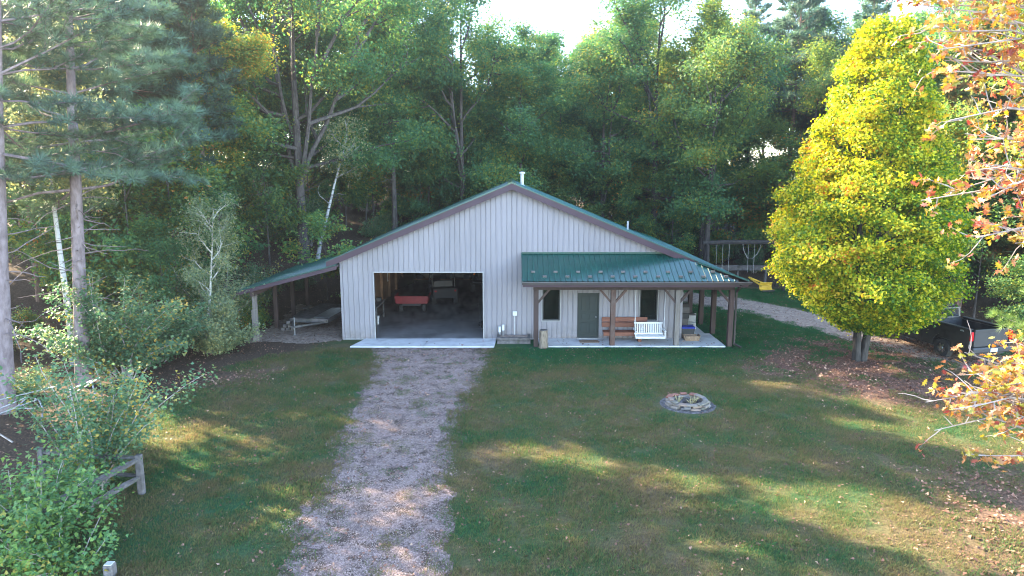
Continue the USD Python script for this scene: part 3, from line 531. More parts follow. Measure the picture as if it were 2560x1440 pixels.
obj('trough', MB().prism([(-.30, 0), (.30, 0), (.38, .24), (.34, .24), (.28, .05), (-.28, .05), (-.34, .24), (-.38, .24)], -.2, .2), M['mat_brown'], t); obj('end_board', MB().span((-.3, -.215, .02), (.3, -.201, .22)), M['mat_brown'], t); obj('end_board', MB().span((-.3, .201, .02), (.3, .215, .22)), M['mat_brown'], t)
t = thing('plastic_chair', 'small white plastic chair on the side porch', 'chair', (8.45, 31.6, .06), -.4)
obj('seat', MB().span((-.22, -.22, .40), (.22, .22, .43), .01), M['white'], t); obj('backrest', MB().bar((0, .20, .43), (0, .30, .82), .42, .025, (0, 1, 0)), M['white'], t)
for x in (-.19, .19):
    for y in (-.19, .19): obj('leg', MB().bar((x, y, .40), (x * 1.15, y * 1.15, 0), .035), M['white'], t)

# ------------------------------------------------------------------ inside the garage
def wheel(m, c, r, w, axis='x', k=20): return m.lathe([(r * .5, -w / 2), (r * .92, -w / 2), (r, -w * .3), (r, w * .3), (r * .92, w / 2), (r * .5, w / 2)], c, k, axis)
t = thing('dump_trailer', 'small red steel dump trailer parked inside the garage', 'trailer', (-5.35, 36.2, .045))
obj('bed', MB().prism([(-.85, .55), (.85, .55), (.9, .98), (.86, .98), (.81, .60), (-.81, .60), (-.86, .98), (-.9, .98)], -.55, .55), M['red'], t)
obj('tailgate', MB().span((-.84, -.60, .58), (.84, -.555, .97), .01), M['red'], t); obj('frame', MB().span((-.5, -.5, .42), (.5, .5, .545)), M['black'], t)
for x in (-.62, .62): w = obj('wheel', wheel(MB(), (x, 0, .27), .27, .2), M['rubber'], t); obj('rim', MB().lathe([(0, -.06), (.13, -.06), (.13, .06), (0, .06)], (x, 0, .27), 12, 'x'), M['galv'], w)
obj('drawbar', MB().bar((0, .55, .45), (0, 1.7, .42), .06), M['black'], t)
t = thing('utility_vehicle', 'black open utility vehicle with roll cage behind the red trailer', 'utility vehicle', (-4.1, 39.3, .045), .25)
obj('body', MB().prism([(-1.35, .42), (1.35, .42), (1.42, .75), (.9, 1.0), (.35, .95), (.25, .62), (-.35, .62), (-.4, .95), (-1.4, .98)], -.68, .68, 'yz'), M['black'], t)
cg = MB()
for x in (-.64, .64): cg.tube([(x, .75, .95), (x, .25, 1.85), (x, -.55, 1.88), (x, -.75, .95)], .03, 8)
cg.tube([(-.64, .25, 1.85), (.64, .25, 1.85)], .03).tube([(-.64, -.55, 1.88), (.64, -.55, 1.88)], .03)
obj('roll_cage', cg, M['darksteel'], t); obj('canopy', MB().span((-.68, -.6, 1.90), (.68, .3, 1.94), .02), M['black'], t); obj('seat', MB().span((-.55, -.45, .63), (.55, .1, .80), .04).span((-.55, -.55, .80), (.55, -.42, 1.3), .04), M['grill_grey'], t)
for x in (-.62, .62):
    for y in (-.9, .95): w = obj('wheel', wheel(MB(), (x, y, .33), .33, .26), M['rubber'], t); obj('rim', MB().lathe([(0, -.1), (.17, -.1), (.17, .1), (0, .1)], (x, y, .33), 12, 'x'), M['galv'], w)
    obj('taillight', MB().span((x * .9 - .05, -1.43, .80), (x * .9 + .05, -1.40, .88)), M['taillight'], t)
t = thing('lawn_tractor', 'dark tractor with an orange lamp at the back of the garage', 'tractor', (-2.0, 42.6, .045), .1)
obj('hood', MB().span((-.32, .1, .55), (.32, 1.1, 1.05), .08), M['black'], t); obj('fender', MB().span((-.6, -.9, .62), (.6, -.1, .80), .06), M['black'], t); obj('seat', MB().span((-.24, -.6, .81), (.24, -.15, .92), .04).span((-.24, -.66, .9), (.24, -.56, 1.3), .04), M['black'], t)
for x in (-.5, .5): obj('wheel', wheel(MB(), (x, -.5, .40), .40, .28), M['rubber'], t); obj('front_wheel', wheel(MB(), (x * .85, .85, .24), .24, .18), M['rubber'], t)
obj('roll_bar', MB().tube([(-.5, -.8, .8), (-.5, -.85, 1.75), (.5, -.85, 1.75), (.5, -.8, .8)], .035), M['darksteel'], t); obj('lamp', MB().lathe([(0, -.05), (.06, -.04), (.06, .03), (0, .04)], (-.42, -.95, 1.25), 12, 'y'), M['orange_lamp'], t)
t = thing('plastic_bucket', 'white plastic bucket on the floor by the left side of the garage', 'bucket', (-6.75, 33.2, .045)); obj('bucket', MB().lathe([(0, .0), (.13, 0), (.155, .38), (.165, .38), (.165, .42), (.145, .42), (.12, .03)], k=18), M['white'], t); obj('bail', MB().tube([(.16 * math.cos(a), -.02 - .04 * math.sin(a), .40 - .16 * math.sin(a)) for a in np.linspace(0, PI, 9)], .005, 5), M['galv'], t)
t = thing('workbench', 'dark cluttered workbench along the left wall inside the garage', 'workbench', (-7.0, 34.0, .045))
obj('bench_top', MB().span((-.45, -1.0, .86), (.38, 1.0, .92)), M['darksteel'], t)
for x in (-.38, .30):
    for y in (-.92, .92): obj('leg', MB().span((x - .04, y - .04, 0), (x + .04, y + .04, .86)), M['darksteel'], t)
obj('toolbox', MB().span((-.3, -.8, .921), (.2, -.3, 1.22), .02), M['black'], t); obj('vice', MB().span((.05, .3, .921), (.3, .55, 1.12), .02), M['darksteel'], t); obj('lower_shelf', MB().span((-.42, -.9, .25), (.34, .9, .29)), M['darksteel'], t)
t = thing('push_mower', 'dark push mower at the right edge of the garage opening', 'mower', (-1.25, 32.6, .045), .3)
obj('deck', MB().span((-.25, -.3, .08), (.25, .3, .26), .05), M['black'], t); obj('engine', MB().lathe([(.16, .26), (.16, .42), (.10, .47), (0, .47)], k=14), M['darksteel'], t); obj('handle', MB().tube([(-.2, .3, .25), (-.2, .9, .95), (.2, .9, .95), (.2, .3, .25)], .015), M['darksteel'], t)
for x in (-.28, .28):
    for y in (-.24, .24): obj('wheel', wheel(MB(), (x, y, .1), .1, .05), M['rubber'], t)
t = thing('wall_shelf', 'dark storage shelf against the back of the garage', 'shelf', (-4.6, 45.6, .045))
for z in (.3, 1.0, 1.7): obj('shelf_board', MB().span((-2.0, -.25, z), (2.0, .25, z + .04)), M['plywood'], t)
for x in (-1.95, 1.95): obj('upright', MB().span((x - .04, -.25, 0), (x + .04, .25, 2.2)), M['darksteel'], t)
for k in range(7): obj('box', MB().span((-1.8 + k * .52, -.2, [.341, 1.041, 1.741][k % 3]), (-1.42 + k * .52, .2, [.341, 1.041, 1.741][k % 3] + .25 + .04 * (k % 2)), .02), M[['black', 'grill_grey', 'mat_brown'][k % 3]], t)

# ------------------------------------------------------------------ under the lean-to
t = thing('flatbed_trailer', 'low flatbed trailer with grey deck parked under the lean-to', 'trailer', (-9.55, 34.0, 0), -.12)
for k in range(7): obj('deck_plank', MB().span((-.95 + k * .272, -1.9, .50), (-.95 + k * .272 + .262, 1.9, .545)), M['oldwood'], t)
obj('frame', MB().span((-.97, -1.93, .36), (-.91, 1.9, .495)).span((.91, -1.93, .36), (.97, 1.9, .495)).span((-.9, -1.93, .36), (.9, -1.87, .495)).span((-.9, 1.84, .36), (.9, 1.9, .495)), M['darksteel'], t)
obj('tongue', MB().bar((-.8, -1.9, .40), (-.25, -3.2, .42), .07, .09).bar((.8, -1.9, .40), (-.2, -3.2, .42), .07, .09), M['darksteel'], t)
obj('jack', MB().tube([(-.2, -3.05, 0), (-.2, -3.05, .85)], .03).span((-.3, -3.1, -.0), (-.1, -2.98, .02)), M['galv'], t)
obj('steel_sheet', MB().span((.12, -1.6, .55), (.9, .8, .565)), M['galv'], t); obj('front_board', MB().span((.1, -1.96, .40), (.9, -1.932, .58)), M['oldwood'], t)
for x in (-1.08, 1.08): w = obj('wheel', wheel(MB(), (x, .4, .30), .30, .18), M['rubber'], t); obj('fender', MB().span((x - .11, .0, .62), (x + .11, .8, .65)), M['darksteel'], t)
t = thing('timber_pile', 'stack of grey timbers lying left of the trailer under the lean-to', 'timber', (-10.75, 33.2, 0))
for k, (x, z) in enumerate(((-.2, 0), (.0, 0), (.2, 0), (-.1, .16), (.1, .16), (.0, .32))): obj('plank', MB().box((x, 0, z + .078), (.17, 2.6, .15), rotz(.03 * (k % 3 - 1)), .01), M['oldwood'], t)

# ------------------------------------------------------------------ fire pit
fp = thing('fire_pit', 'low ring of stacked flat stones round a charred fire pit on the lawn', 'fire pit', (5.75, 21.4, 0))
obj('ash', MB().lathe([(0, .05), (.3, .045), (.52, .02), (.54, -.02)], k=18), M['ash'], fp); obj('scorched_ground', MB().lathe([(.5, .012), (.82, .012), (.9, .0)], k=28), M['ash'], fp)
rg = np.random.default_rng(11)
for lay in range(3):
    n = [13, 12, 12][lay]
    for k in range(n):
        a = 2 * PI * (k + .5 * (lay % 2)) / n + rg.uniform(-.05, .05); r = .60 - .02 * lay + rg.uniform(-.07, .06)
        L = rg.uniform(.17, .36) * (1.1 if lay == 2 else 1); wd = rg.uniform(.16, .23); th = [.075, .07, .055][lay] * rg.uniform(.8, 1.1)
        m = MB().box((0, 0, 0), (L, wd, th), bev=.014); V, F_ = m.get(); V = V + (meshkit.noise(V * 9 + k * 3.1 + lay, 4)[:, None] - .5) * .05 * [1, 1, .4]
        V = V @ (rotz(a + PI / 2) @ rotx(rg.uniform(-.08, .08)) @ roty(rg.uniform(-.06, .06))).T + [r * math.cos(a), r * math.sin(a), [.04, .11, .175][lay]]
        back_ = math.sin(a) > .5 and lay == 2
        obj('stone', (V, F_), M['stone1'] if back_ and rg.random() < .4 else M[f'stone{[0, 2, 3, 4, 0, 2][rg.integers(0, 6)]}'], fp)
for k in range(5):
    a = rg.uniform(0, PI); c = rg.uniform(-.18, .18, 2); dv = np.array([math.cos(a), math.sin(a)]) * rg.uniform(.15, .3)
    obj('charred_log', MB().tube([(*(c - dv), .08), (*(c + dv), .10 + .05 * (k % 2))], [.04, .03], 8), M['char'], fp)

M['straw'] = mat('straw', (.30, .24, .10), (.42, .35, .17), 9, .9)
for k, (x, y) in enumerate(((-.28, .1), (.22, .02), (.05, -.2))):
    m = MB()
    for q in range(14): a = rg.uniform(0, 2 * PI); m.tube([(x + .03 * math.cos(a), y + .03 * math.sin(a), .04), (x + .09 * math.cos(a), y + .09 * math.sin(a), .16), (x + .16 * math.cos(a), y + .16 * math.sin(a), rg.uniform(.18, .30))], [.006, .005, .002], 3)
    tag(obj('dry_grass_tuft', m, M['straw'], fp), kind='stuff')
# ------------------------------------------------------------------ pickup truck
tk = thing('pickup_truck', 'dark grey pickup truck parked on the dirt track right of the maple', 'truck', (18.55, 27.4, .0), math.radians(12))
def arch(y0, z0, r, n=9): return [(y0 + r * math.cos(a), z0 + r * math.sin(a)) for a in np.linspace(PI, 0, n)]
low = [(-1.28, .52)] + [(-.50, .50)] + arch(0, .50, .50) + [(.50, .48), (3.17, .46)] + arch(3.67, .50, .49) + [(4.16, .48), (4.55, .5), (4.68, .75), (4.66, 1.12), (4.3, 1.24), (3.0, 1.30), (2.85, 1.28), (.95, 1.26), (.93, 1.42), (-1.28, 1.42)]
side = sg.Polygon(low).buffer(0)
def shell(xa, xb): return MB().prism(side, xa, xb, 'yz')
bd = obj('body', shell(-.98, -.90), M['truck'], tk); obj('body_side', shell(.90, .98), M['truck'], tk)
obj('bed_floor', MB().span((-.899, -1.26, .74), (.899, .93, .80)), M['black'], tk)
obj('bed_liner', MB().span((-.899, -1.2, .81), (-.80, .93, 1.34)).span((.80, -1.2, .81), (.899, .93, 1.34)).span((-.79, .86, .81), (.79, .93, 1.38)), M['black'], tk)
obj('bed_rail', MB().span((-.985, -1.27, 1.421), (-.80, .94, 1.45), .01), M['black'], tk); obj('bed_rail', MB().span((.80, -1.27, 1.421), (.985, .94, 1.45), .01), M['black'], tk)
tg = obj('tailgate', MB().span((-.80, -1.33, .74), (.80, -1.26, 1.42), .015).span((-.80, -1.345, 1.36), (.80, -1.255, 1.43), .012), M['truck'], tk)
obj('emblem', MB().prism([(-.16, 1.06), (-.13, 1.125), (-.055, 1.125), (-.055, 1.15), (.055, 1.15), (.055, 1.125), (.16, 1.125), (.13, 1.06), (.055, 1.06), (.055, 1.035), (-.055, 1.035), (-.055, 1.06)], -1.343, -1.331), M['gold'], tg)
obj('tailgate_handle', MB().span((-.12, -1.339, 1.22), (.12, -1.331, 1.29)), M['black'], tg)
for s_ in (-1, 1): obj('taillight', MB().span((s_ * .975 - .075 * (s_ > 0) * 2 + .0, -1.345, .98), (s_ * .975 + .075 * (s_ < 0) * 2 + .012 * s_, -1.20, 1.34), .02), M['taillight'], tk)
bp = obj('rear_bumper', MB().span((-.98, -1.50, .52), (.98, -1.285, .73), .04), M['truck'], tk); obj('number_plate', MB().span((-.16, -1.508, .56), (.16, -1.501, .70)), M['white'], bp)
obj('underside', MB().span((-.80, -1.2, .38), (.80, 4.3, .70)), M['black'], tk)
cab = [(.95, 1.26), (1.02, 1.84), (1.25, 1.90), (2.35, 1.89), (2.5, 1.84), (3.28, 1.28)]
cb = obj('cab', MB().prism(cab, -.80, .80, 'yz'), M['truck'], tk); obj('roof', MB().span((-.74, 1.1, 1.885), (.74, 2.4, 1.915), .02), M['truck'], tk)
obj('hood', MB().prism([(2.86, 1.0), (4.62, .9), (4.66, 1.13), (4.3, 1.25), (2.86, 1.32)], -.899, .899, 'yz'), M['truck'], tk); obj('cab_floor', MB().span((-.899, .94, .5), (.899, 2.85, 1.25)), M['truck'], tk)
for s_ in (-1, 1):
    a, c = sorted((s_ * .801, s_ * .815))
    obj('side_window', MB().prism([(1.08, 1.32), (1.12, 1.80), (1.78, 1.83), (1.80, 1.32)], a, c, 'yz'), M['truckglass'], tk); obj('side_window', MB().prism([(1.88, 1.32), (1.87, 1.83), (2.42, 1.80), (2.98, 1.32)], a, c, 'yz'), M['truckglass'], tk)
    obj('mirror', MB().span((s_ * 1.0 - .1, 2.72, 1.28), (s_ * 1.0 + .1, 2.82, 1.52), .03), M['black'], tk)
    a, c = sorted((s_ * .981, s_ * .986))
    for y in (.98, 1.86, 2.84): obj('door_seam', MB().span((a, y, .52), (c, y + .015, 1.24)), M['black'], tk)
    for y in (1.08, 1.98): obj('door_handle', MB().span((min(s_ * .981, s_ * 1.01), y, 1.08), (max(s_ * .981, s_ * 1.01), y + .2, 1.12)), M['truck'], tk)
    for y in (0, 3.67):
        w = obj('wheel', wheel(MB(), (s_ * .84, y, .40), .40, .27, k=28), M['rubber'], tk)
        rm = MB().lathe([(0, -.04), (.07, -.05), (.09, -.02)], (0, 0, 0), 12, 'x').lathe([(.225, .06), (.25, -.03), (.265, -.03), (.265, .1), (.225, .1)], (0, 0, 0), 24, 'x')
        for k in range(6): an = k * PI / 3; rm.bar((-.02, .06 * math.cos(an), .06 * math.sin(an)), (-.02, .235 * math.cos(an), .235 * math.sin(an)), .085, .04, (1, 0, 0))
        obj('rim', rm.move(None if s_ < 0 else rotz(PI), (s_ * .93, y, .40)), M['chrome'], w)
tx = meshkit.text_mesh('4X4', .07, .003); obj('decal', MB().mesh(tx, np.array([[0, 0, -1], [-1, 0, 0], [0, 1, 0]]), (-.981, -.82, 1.30)), M['white'], tk)
ru = obj('rear_window', MB().prism([(-.68, 1.46), (.68, 1.46), (.62, 1.80), (-.62, 1.80)], .93, .945), M['truckglass'], tk)

# ------------------------------------------------------------------ swing set, plank rail, yellow implement
sw = thing('swing_set', 'log swing set with ropes at the edge of the woods behind the porch', 'swing set', (0, 45.0, float(hgt(15, 45))))
obj('top_beam', MB().tube([(12.6, 0, 2.95), (14, .05, 3.0), (16, -.05, 3.02), (18.2, 0, 2.95)], [.15, .14, .15, .14], 9), M['maplebark'], sw)
for x in (12.9, 17.9):
    for s_ in (-1, 1): obj('leg', MB().tube([(x + .1 * s_, .95 * s_, -.3), (x, .08 * s_, 2.95)], [.10, .085], 8), M['maplebark'], sw)
for k, (x, l) in enumerate(((13.55, 2.25), (13.95, 2.2), (14.38, 2.1), (15.65, 2.0), (16.05, 2.0))): obj('rope', MB().tube([(x, 0, 2.98), (x + .02, 0, 2.98 - l)], .016, 5), M['rope'], sw)
obj('rope', MB().tube([(15.25, 0, 2.95), (15.38, 0, 2.4), (15.62, 0, 1.95), (15.95, 0, 1.92), (16.25, 0, 2.2), (16.42, 0, 2.6), (16.5, 0, 2.95)], .02, 5), M['rope'], sw)
obj('swing_seat', MB().span((13.5, -.12, .68), (14.0, .12, .72)), M['oldwood'], sw)
t = thing('plank_rail', 'long weathered grey plank rail behind the swing set', 'rail', (0, 46.0, float(hgt(15, 46))))
obj('plank', MB().span((13.3, -.04, .98), (17.6, .04, 1.34), .01), M['oldwood'], t)
for x in (13.6, 15.4, 17.3): obj('post', MB().span((x - .07, .042, -.3), (x + .07, .18, 1.30)), M['oldwood'], t)
t = thing('plough_blade', 'yellow steel plough blade standing on the grass beyond the porch', 'plough blade', (16.3, 43.0, .0), .12)
ar = [(.28 * math.cos(a), .30 + .28 * math.sin(a)) for a in np.linspace(-2.2, 1.0, 8)]; ar2 = [(x * .88, .30 + (z - .30) * .88) for x, z in ar][::-1]
obj('blade', MB().prism(ar + ar2, -.42, .42, 'yz'), M['yellow'], t); obj('push_arm', MB().bar((-.3, .1, .3), (-.95, .7, .8), .08).bar((.3, .1, .3), (-.9, .72, .8), .08), M['yellow'], t); obj('cutting_edge', MB().span((-.42, -.2, .0), (.42, -.17, .09)), M['black'], t)

# ------------------------------------------------------------------ fence and metal frame at the lower left
fn = thing('split_rail_fence', 'weathered split-rail fence corner half hidden by the bright green shrub', 'fence', (0, 0, 0))
def rail(a, b, r=.06):
    a, b = np.array(a, float), np.array(b, float); p = [a + (b - a) * t + [0, 0, .01 * math.sin(9 * t)] for t in np.linspace(0, 1, 6)]
    obj('rail', MB().tube(p, [r * .7, r, r * 1.05, r, r * 1.02, r * .7], 6), M['oldwood'], fn)
P0, P1, P2, P3 = (-8.75, 15.1), (-9.35, 12.85), (-11.3, 15.5), (-11.9, 12.6)
for x, y in (P0, P1, P2, P3): obj('post', MB().span((x - .07, y - .07, -.1), (x + .07, y + .07, .98), .015), M['oldwood'], fn)
for z in (.42, .86): rail((*P0, z), (*P1, z), .075); rail((*P0, z + .03), (*P2, z)); rail((*P1, z - .1), (*P3, z - .1))
t = thing('wooden_stub', 'short grey wooden post stub at the bottom edge of the lawn', 'post', (-7.55, 11.75, 0)); obj('stub', MB().span((-.09, -.09, -.1), (.09, .09, .26), .02), M['oldwood'], t); obj('cap', MB().span((-.07, -.07, .261), (.07, .07, .275)), M['palebark'], t)
t = thing('ladder_stand', 'bent grey metal ladder frame lying under the left pines', 'ladder', (-14.6, 19.0, .25))
fr = [[(-1.2, -.3, .1), (.4, .2, .75), (.75, .15, .7), (.95, .0, .45), (1.2, -.5, .15)], [(-1.2, -.6, .05), (.3, -.2, .55), (.95, -.1, .5)], [(-.6, -1.0, .05), (.0, -.1, .45)], [(.3, -.2, .55), (.4, .2, .75)], [(-.4, -.1, .42), (-.2, -.35, .38)], [(-1.5, .9, .3), (.6, 1.2, .75)], [(-.2, -.8, .3), (1.1, -1.5, .05)], [(.1, -.2, .5), (.75, .15, .7)], [(1.1, .9, .5), (1.9, 1.3, 1.0)], [(1.3, .8, .9), (1.6, .3, .2)], [(1.75, 1.1, .95), (2.1, .7, .4)], [(1.1, .75, .7), (1.75, 1.15, .95)]]
for p in fr: obj('rail', MB().tube(p, .024, 7), M['galv'], t)
# ------------------------------------------------------------------ vegetation: leaves, needles, skeletons
def frames(n, rng, spin=None):
    n = n / (np.linalg.norm(n, axis=1, keepdims=True) + 1e-9)
    ref = np.where(np.abs(n[:, 2:]) < .9, [[0, 0, 1.]], [[1., 0, 0]]); x = np.cross(ref, n); x /= np.linalg.norm(x, axis=1, keepdims=True); y = np.cross(n, x)
    a = rng.uniform(0, 2 * PI, len(n)) if spin is None else spin
    c, s = np.cos(a)[:, None], np.sin(a)[:, None]
    return c * x + s * y, -s * x + c * y, n
def scatter(tv, tf, pos, nrm, size, rng):
    X, Y, Z = frames(nrm, rng); size = np.broadcast_to(size, (len(pos),))
    V = pos[:, None] + size[:, None, None] * (tv[None, :, 0:1] * X[:, None] + tv[None, :, 1:2] * Y[:, None] + tv[None, :, 2:3] * Z[:, None])
    F = tf[None] + (np.arange(len(pos)) * len(tv))[:, None, None]
    return V.reshape(-1, 3), F.reshape(-1, 3), np.repeat(rng.random(len(pos)), len(tv))
LEAF2 = (np.array([[0, -.5, 0], [.30, -.05, .07], [0, .5, -.04], [-.30, -.05, .07]]), np.array([[0, 1, 2], [0, 2, 3]]))
LEAF4 = (np.array([[0, -.5, 0], [.42, -.28, .06], [.22, .08, .04], [0, .52, -.06], [-.22, .08, .04], [-.42, -.28, .06]]), np.array([[0, 1, 2], [0, 2, 3], [0, 3, 4], [0, 4, 5]]))
def oak_leaf():
    o = [(0, -.5), (.07, -.32), (.20, -.30), (.10, -.14), (.34, -.02), (.13, .08), (.30, .30), (.09, .26), (0, .52)]
    v = [(x, y, .22 * abs(x) - .12 * y * y) for x, y in o] + [(-x, y, .22 * abs(x) - .12 * y * y) for x, y in o[1:-1]]
    v = np.array(v); n = len(o); m = [[i, i + 1] for i in range(n - 1)]
    mid = np.array([[0, y, -.12 * y * y] for y in (-.3, -.1, .1, .3)]); b = len(v); v = np.vstack([v, mid])
    near = lambda i: b + int(np.argmin(np.abs(mid[:, 1] - v[i, 1])))
    f = []
    L = [0] + list(range(n, n + n - 2)) + [n - 1]
    for ring, flip in ((list(range(n)), False), (L, True)):
        for i, j in zip(ring[:-1], ring[1:]):
            a, c = near(i), near(j)
            for t in ([i, j, a],) + (([j, c, a],) if a != c else ()): f.append(t[::-1] if flip else t)
    return v, np.array(f)
OAKLEAF = oak_leaf()
def tuft(k, spread, w=.035, seed=0, back=.35):
    r = np.random.default_rng(seed); v, f = [], []
    for i in range(k):
        a = 2 * PI * i / k * 2.4; t = spread * (.35 + .65 * r.random()); z0 = -back * r.random()
        d = np.array([math.sin(t) * math.cos(a), math.sin(t) * math.sin(a), math.cos(t)]); s = np.cross(d, [.3, .2, 1]); s /= np.linalg.norm(s)
        b = np.array([0, 0, z0]); v += [b - s * w, b + s * w, b + d * (.8 + .3 * r.random())]; f.append([3 * i, 3 * i + 1, 3 * i + 2])
    return np.array(v), np.array(f)
def path(a, d, L, n, rng, bend=.15, up=.0):
    p = [np.asarray(a, float)]; d = np.asarray(d, float) / np.linalg.norm(d)
    for i in range(n):
        d = d + rng.normal(0, bend, 3) + [0, 0, up]; d /= np.linalg.norm(d); p.append(p[-1] + d * L / n)
    return np.array(p)
def lerp_path(p, t):
    s = t * (len(p) - 1); i = min(int(s), len(p) - 2); return p[i] + (p[i + 1] - p[i]) * (s - i)
def decid(seed, H, R, base, nl=13, sub=5, tr=.22, leaves=26000, lsize=.24, cl=(.55, .32), forks=0, lean=(0, 0), top=.9, shape=1.0, bare=0, tmpl=LEAF2):
    rng = np.random.default_rng(seed); wood = MB()
    n = 9; zs = np.linspace(0, H * top, n); wob = np.cumsum(rng.normal(0, .05 * H / 18, (n, 2)), 0) * (np.arange(n) / n)[:, None]
    tp = np.stack([wob[:, 0] + lean[0] * zs / H, wob[:, 1] + lean[1] * zs / H, zs], 1)
    tr_ = tr * (1 - .88 * (np.arange(n) / (n - 1)) ** 1.1); trr = tr_.copy(); trr[0] *= 1.45
    tp2 = tp.copy(); tp2[0, 2] = -.4
    wood.tube(tp2, trr, 8); stems = [(tp, tr)]
    for k in range(forks):
        a = rng.uniform(0, 2 * PI); t0 = rng.uniform(.22, .4); st = lerp_path(tp, t0)
        q = path(st, [math.cos(a) * .45, math.sin(a) * .45, 1], H * (top - t0) * .9, 6, rng, .10, .06); wood.tube(q, tr * .7 * np.linspace(1 - t0, .1, 7), 7); stems.append((q, tr * .6))
    clumps, outs = [], []
    for i in range(nl):
        t = base + (.97 - base) * (i + rng.uniform(.1, .9)) / nl; u = (t - base) / (1 - base)
        sp, sr = stems[i % len(stems)] if u > .15 else stems[0]
        st = lerp_path(sp, t if sp is tp else max(0, min(1, (t - .3) / .7))); a = 2.4 * i + rng.uniform(-.5, .5)
        prof = (math.sin(PI * min(1, .22 + .72 * u)) ** .7) * shape + (1 - shape) * (1 - u)
        L = R * prof * rng.uniform(.75, 1.12) + .4; el = math.radians(8 + 52 * u + rng.uniform(-8, 8))
        d = [math.cos(a) * math.cos(el), math.sin(a) * math.cos(el), math.sin(el)]
        q = path(st, d, L, 5, rng, .14, .05); r0 = min(tr * .42, .018 * L + .02) ; wood.tube(q, r0 * np.linspace(1, .18, 6), 5, False)
        for k in range(sub):
            tt = .35 + .65 * (k + .5 * rng.random()) / (sub - .5); b = lerp_path(q, min(tt, 1)); dd = (q[-1] - q[0]) / L + rng.normal(0, .55, 3) + [0, 0, .1]
            l2 = L * rng.uniform(.22, .42) + .25; z = path(b, dd, l2, 3, rng, .2, .05); wood.tube(z, r0 * .4 * np.linspace(1, .25, 4), 4, False)
            for w in (.45, .75, 1.0): clumps.append(lerp_path(z, w)); outs.append(dd)
    for i in range(bare):
        t = base * rng.uniform(.45, .98); st = lerp_path(tp, t / top if t < top else 1); a = rng.uniform(0, 2 * PI); q = path(st, [math.cos(a), math.sin(a), rng.uniform(-.1, .5)], rng.uniform(.8, 2.6), 4, rng, .2, .02); wood.tube(q, np.linspace(.03, .008, 5), 4, False)
    cpt = np.array(clumps); m = len(cpt); per = rng.dirichlet(np.ones(m) * 3) * leaves; idx = np.repeat(np.arange(m), np.maximum(1, per.astype(int)))
    sg_ = rng.uniform(.6, 1.3, m)[idx][:, None]
    pos = cpt[idx] + rng.normal(0, 1, (len(idx), 3)) * [cl[0], cl[0], cl[1]] * sg_
    c0 = np.array([0, 0, H * (base + .35)]); out = pos - c0; out /= np.linalg.norm(out, axis=1, keepdims=True) + 1e-6
    nrm = out * .55 + [0, 0, .65] + rng.normal(0, .55, pos.shape)
    return wood.get(), scatter(*tmpl, pos, nrm, lsize * rng.uniform(.65, 1.25, len(pos)), rng)
def pine(seed, H, R, base, whorls=16, per=5, tr=.2, tl=.34, tk=12, step=.34, lean=(0, 0), droop=.0, dead=10, top=.98, dens=1.0, prof=None, updir=.35, nw=.05, thin=0):
    rng = np.random.default_rng(seed); wood = MB(); n = 9; zs = np.linspace(0, H * top, n)
    wob = np.cumsum(rng.normal(0, .02 * H / 18, (n, 2)), 0); wob[0] = 0
    tp = np.stack([wob[:, 0] + lean[0] * zs / H, wob[:, 1] + lean[1] * zs / H, zs], 1); tp2 = tp.copy(); tp2[0, 2] = -.5
    rr = tr * (1 - .92 * np.linspace(0, 1, n) ** 1.15); rr[0] *= 1.25; wood.tube(tp2, rr, 10); P, D = [], []
    for w in range(whorls):
        u = (w + .3) / whorls; t = base + (.985 - base) * u; st = lerp_path(tp, t); k = per if u < .85 else per - 1
        for j in range(k):
            if rng.random() > dens: continue
            a = 2 * PI * j / k + w * 1.1 + rng.uniform(-.35, .35)
            if thin and -math.sin(a) > .45 and rng.random() < thin: continue
            L = R * ((1 - u) ** .75 * .9 + .12 if prof is None else prof(u)) * rng.uniform(.7, 1.15); el = math.radians(-6 + 45 * u) - droop + rng.uniform(-.12, .12)
            q = path(st, [math.cos(a) * math.cos(el), math.sin(a) * math.cos(el), math.sin(el)], L, 5, rng, .13, .045); r0 = .008 * L + .009; wood.tube(q, r0 * np.linspace(1, .2, 6), 5, False)
            side = np.array([-math.sin(a), math.cos(a), 0]); ax = (q[-1] - q[0]) / L
            for tt in np.arange(.28, 1.0, step / max(L, .5) * .8):
                for s_ in (-1, 1):
                    b = lerp_path(q, tt); l2 = L * (1.05 - tt) * rng.uniform(.28, .5) + .12; dd = ax * .75 + side * s_ * .8 + rng.normal(0, .16, 3) + [0, 0, .10]; dd /= np.linalg.norm(dd)
                    ne = max(1, int(l2 / (step * .8)))
                    if l2 > .3: wood.tube(np.array([b, b + dd * l2]), [r0 * .3, .004], 3, False)
                    for e in range(ne + 1):
                        P.append(b + dd * l2 * (e + 1) / (ne + 1)); D.append(dd * .8 + [0, 0, updir] + rng.normal(0, .25, 3))
            for e in (.86, 1.0): P.append(lerp_path(q, e)); D.append(ax + [0, 0, updir])
    for e in np.linspace(.93, 1, 6): P.append(lerp_path(tp, e)); D.append(np.array([0, 0, 1.]) + rng.normal(0, .4, 3))
    for i in range(dead):
        t = base * rng.uniform(.35, 1.0); st = lerp_path(tp, t); a = rng.uniform(0, 2 * PI); q = path(st, [math.cos(a), math.sin(a), rng.uniform(-.25, .3)], rng.uniform(.6, 2.4), 5, rng, .18, -.01); wood.tube(q, np.linspace(.022, .006, 6), 4, False)
    P, D = np.array(P), np.array(D); tv, tf = tuft(tk, 1.35, nw, seed)
    return wood.get(), scatter(tv, tf, P, D, tl * rng.uniform(.75, 1.2, len(P)), rng)
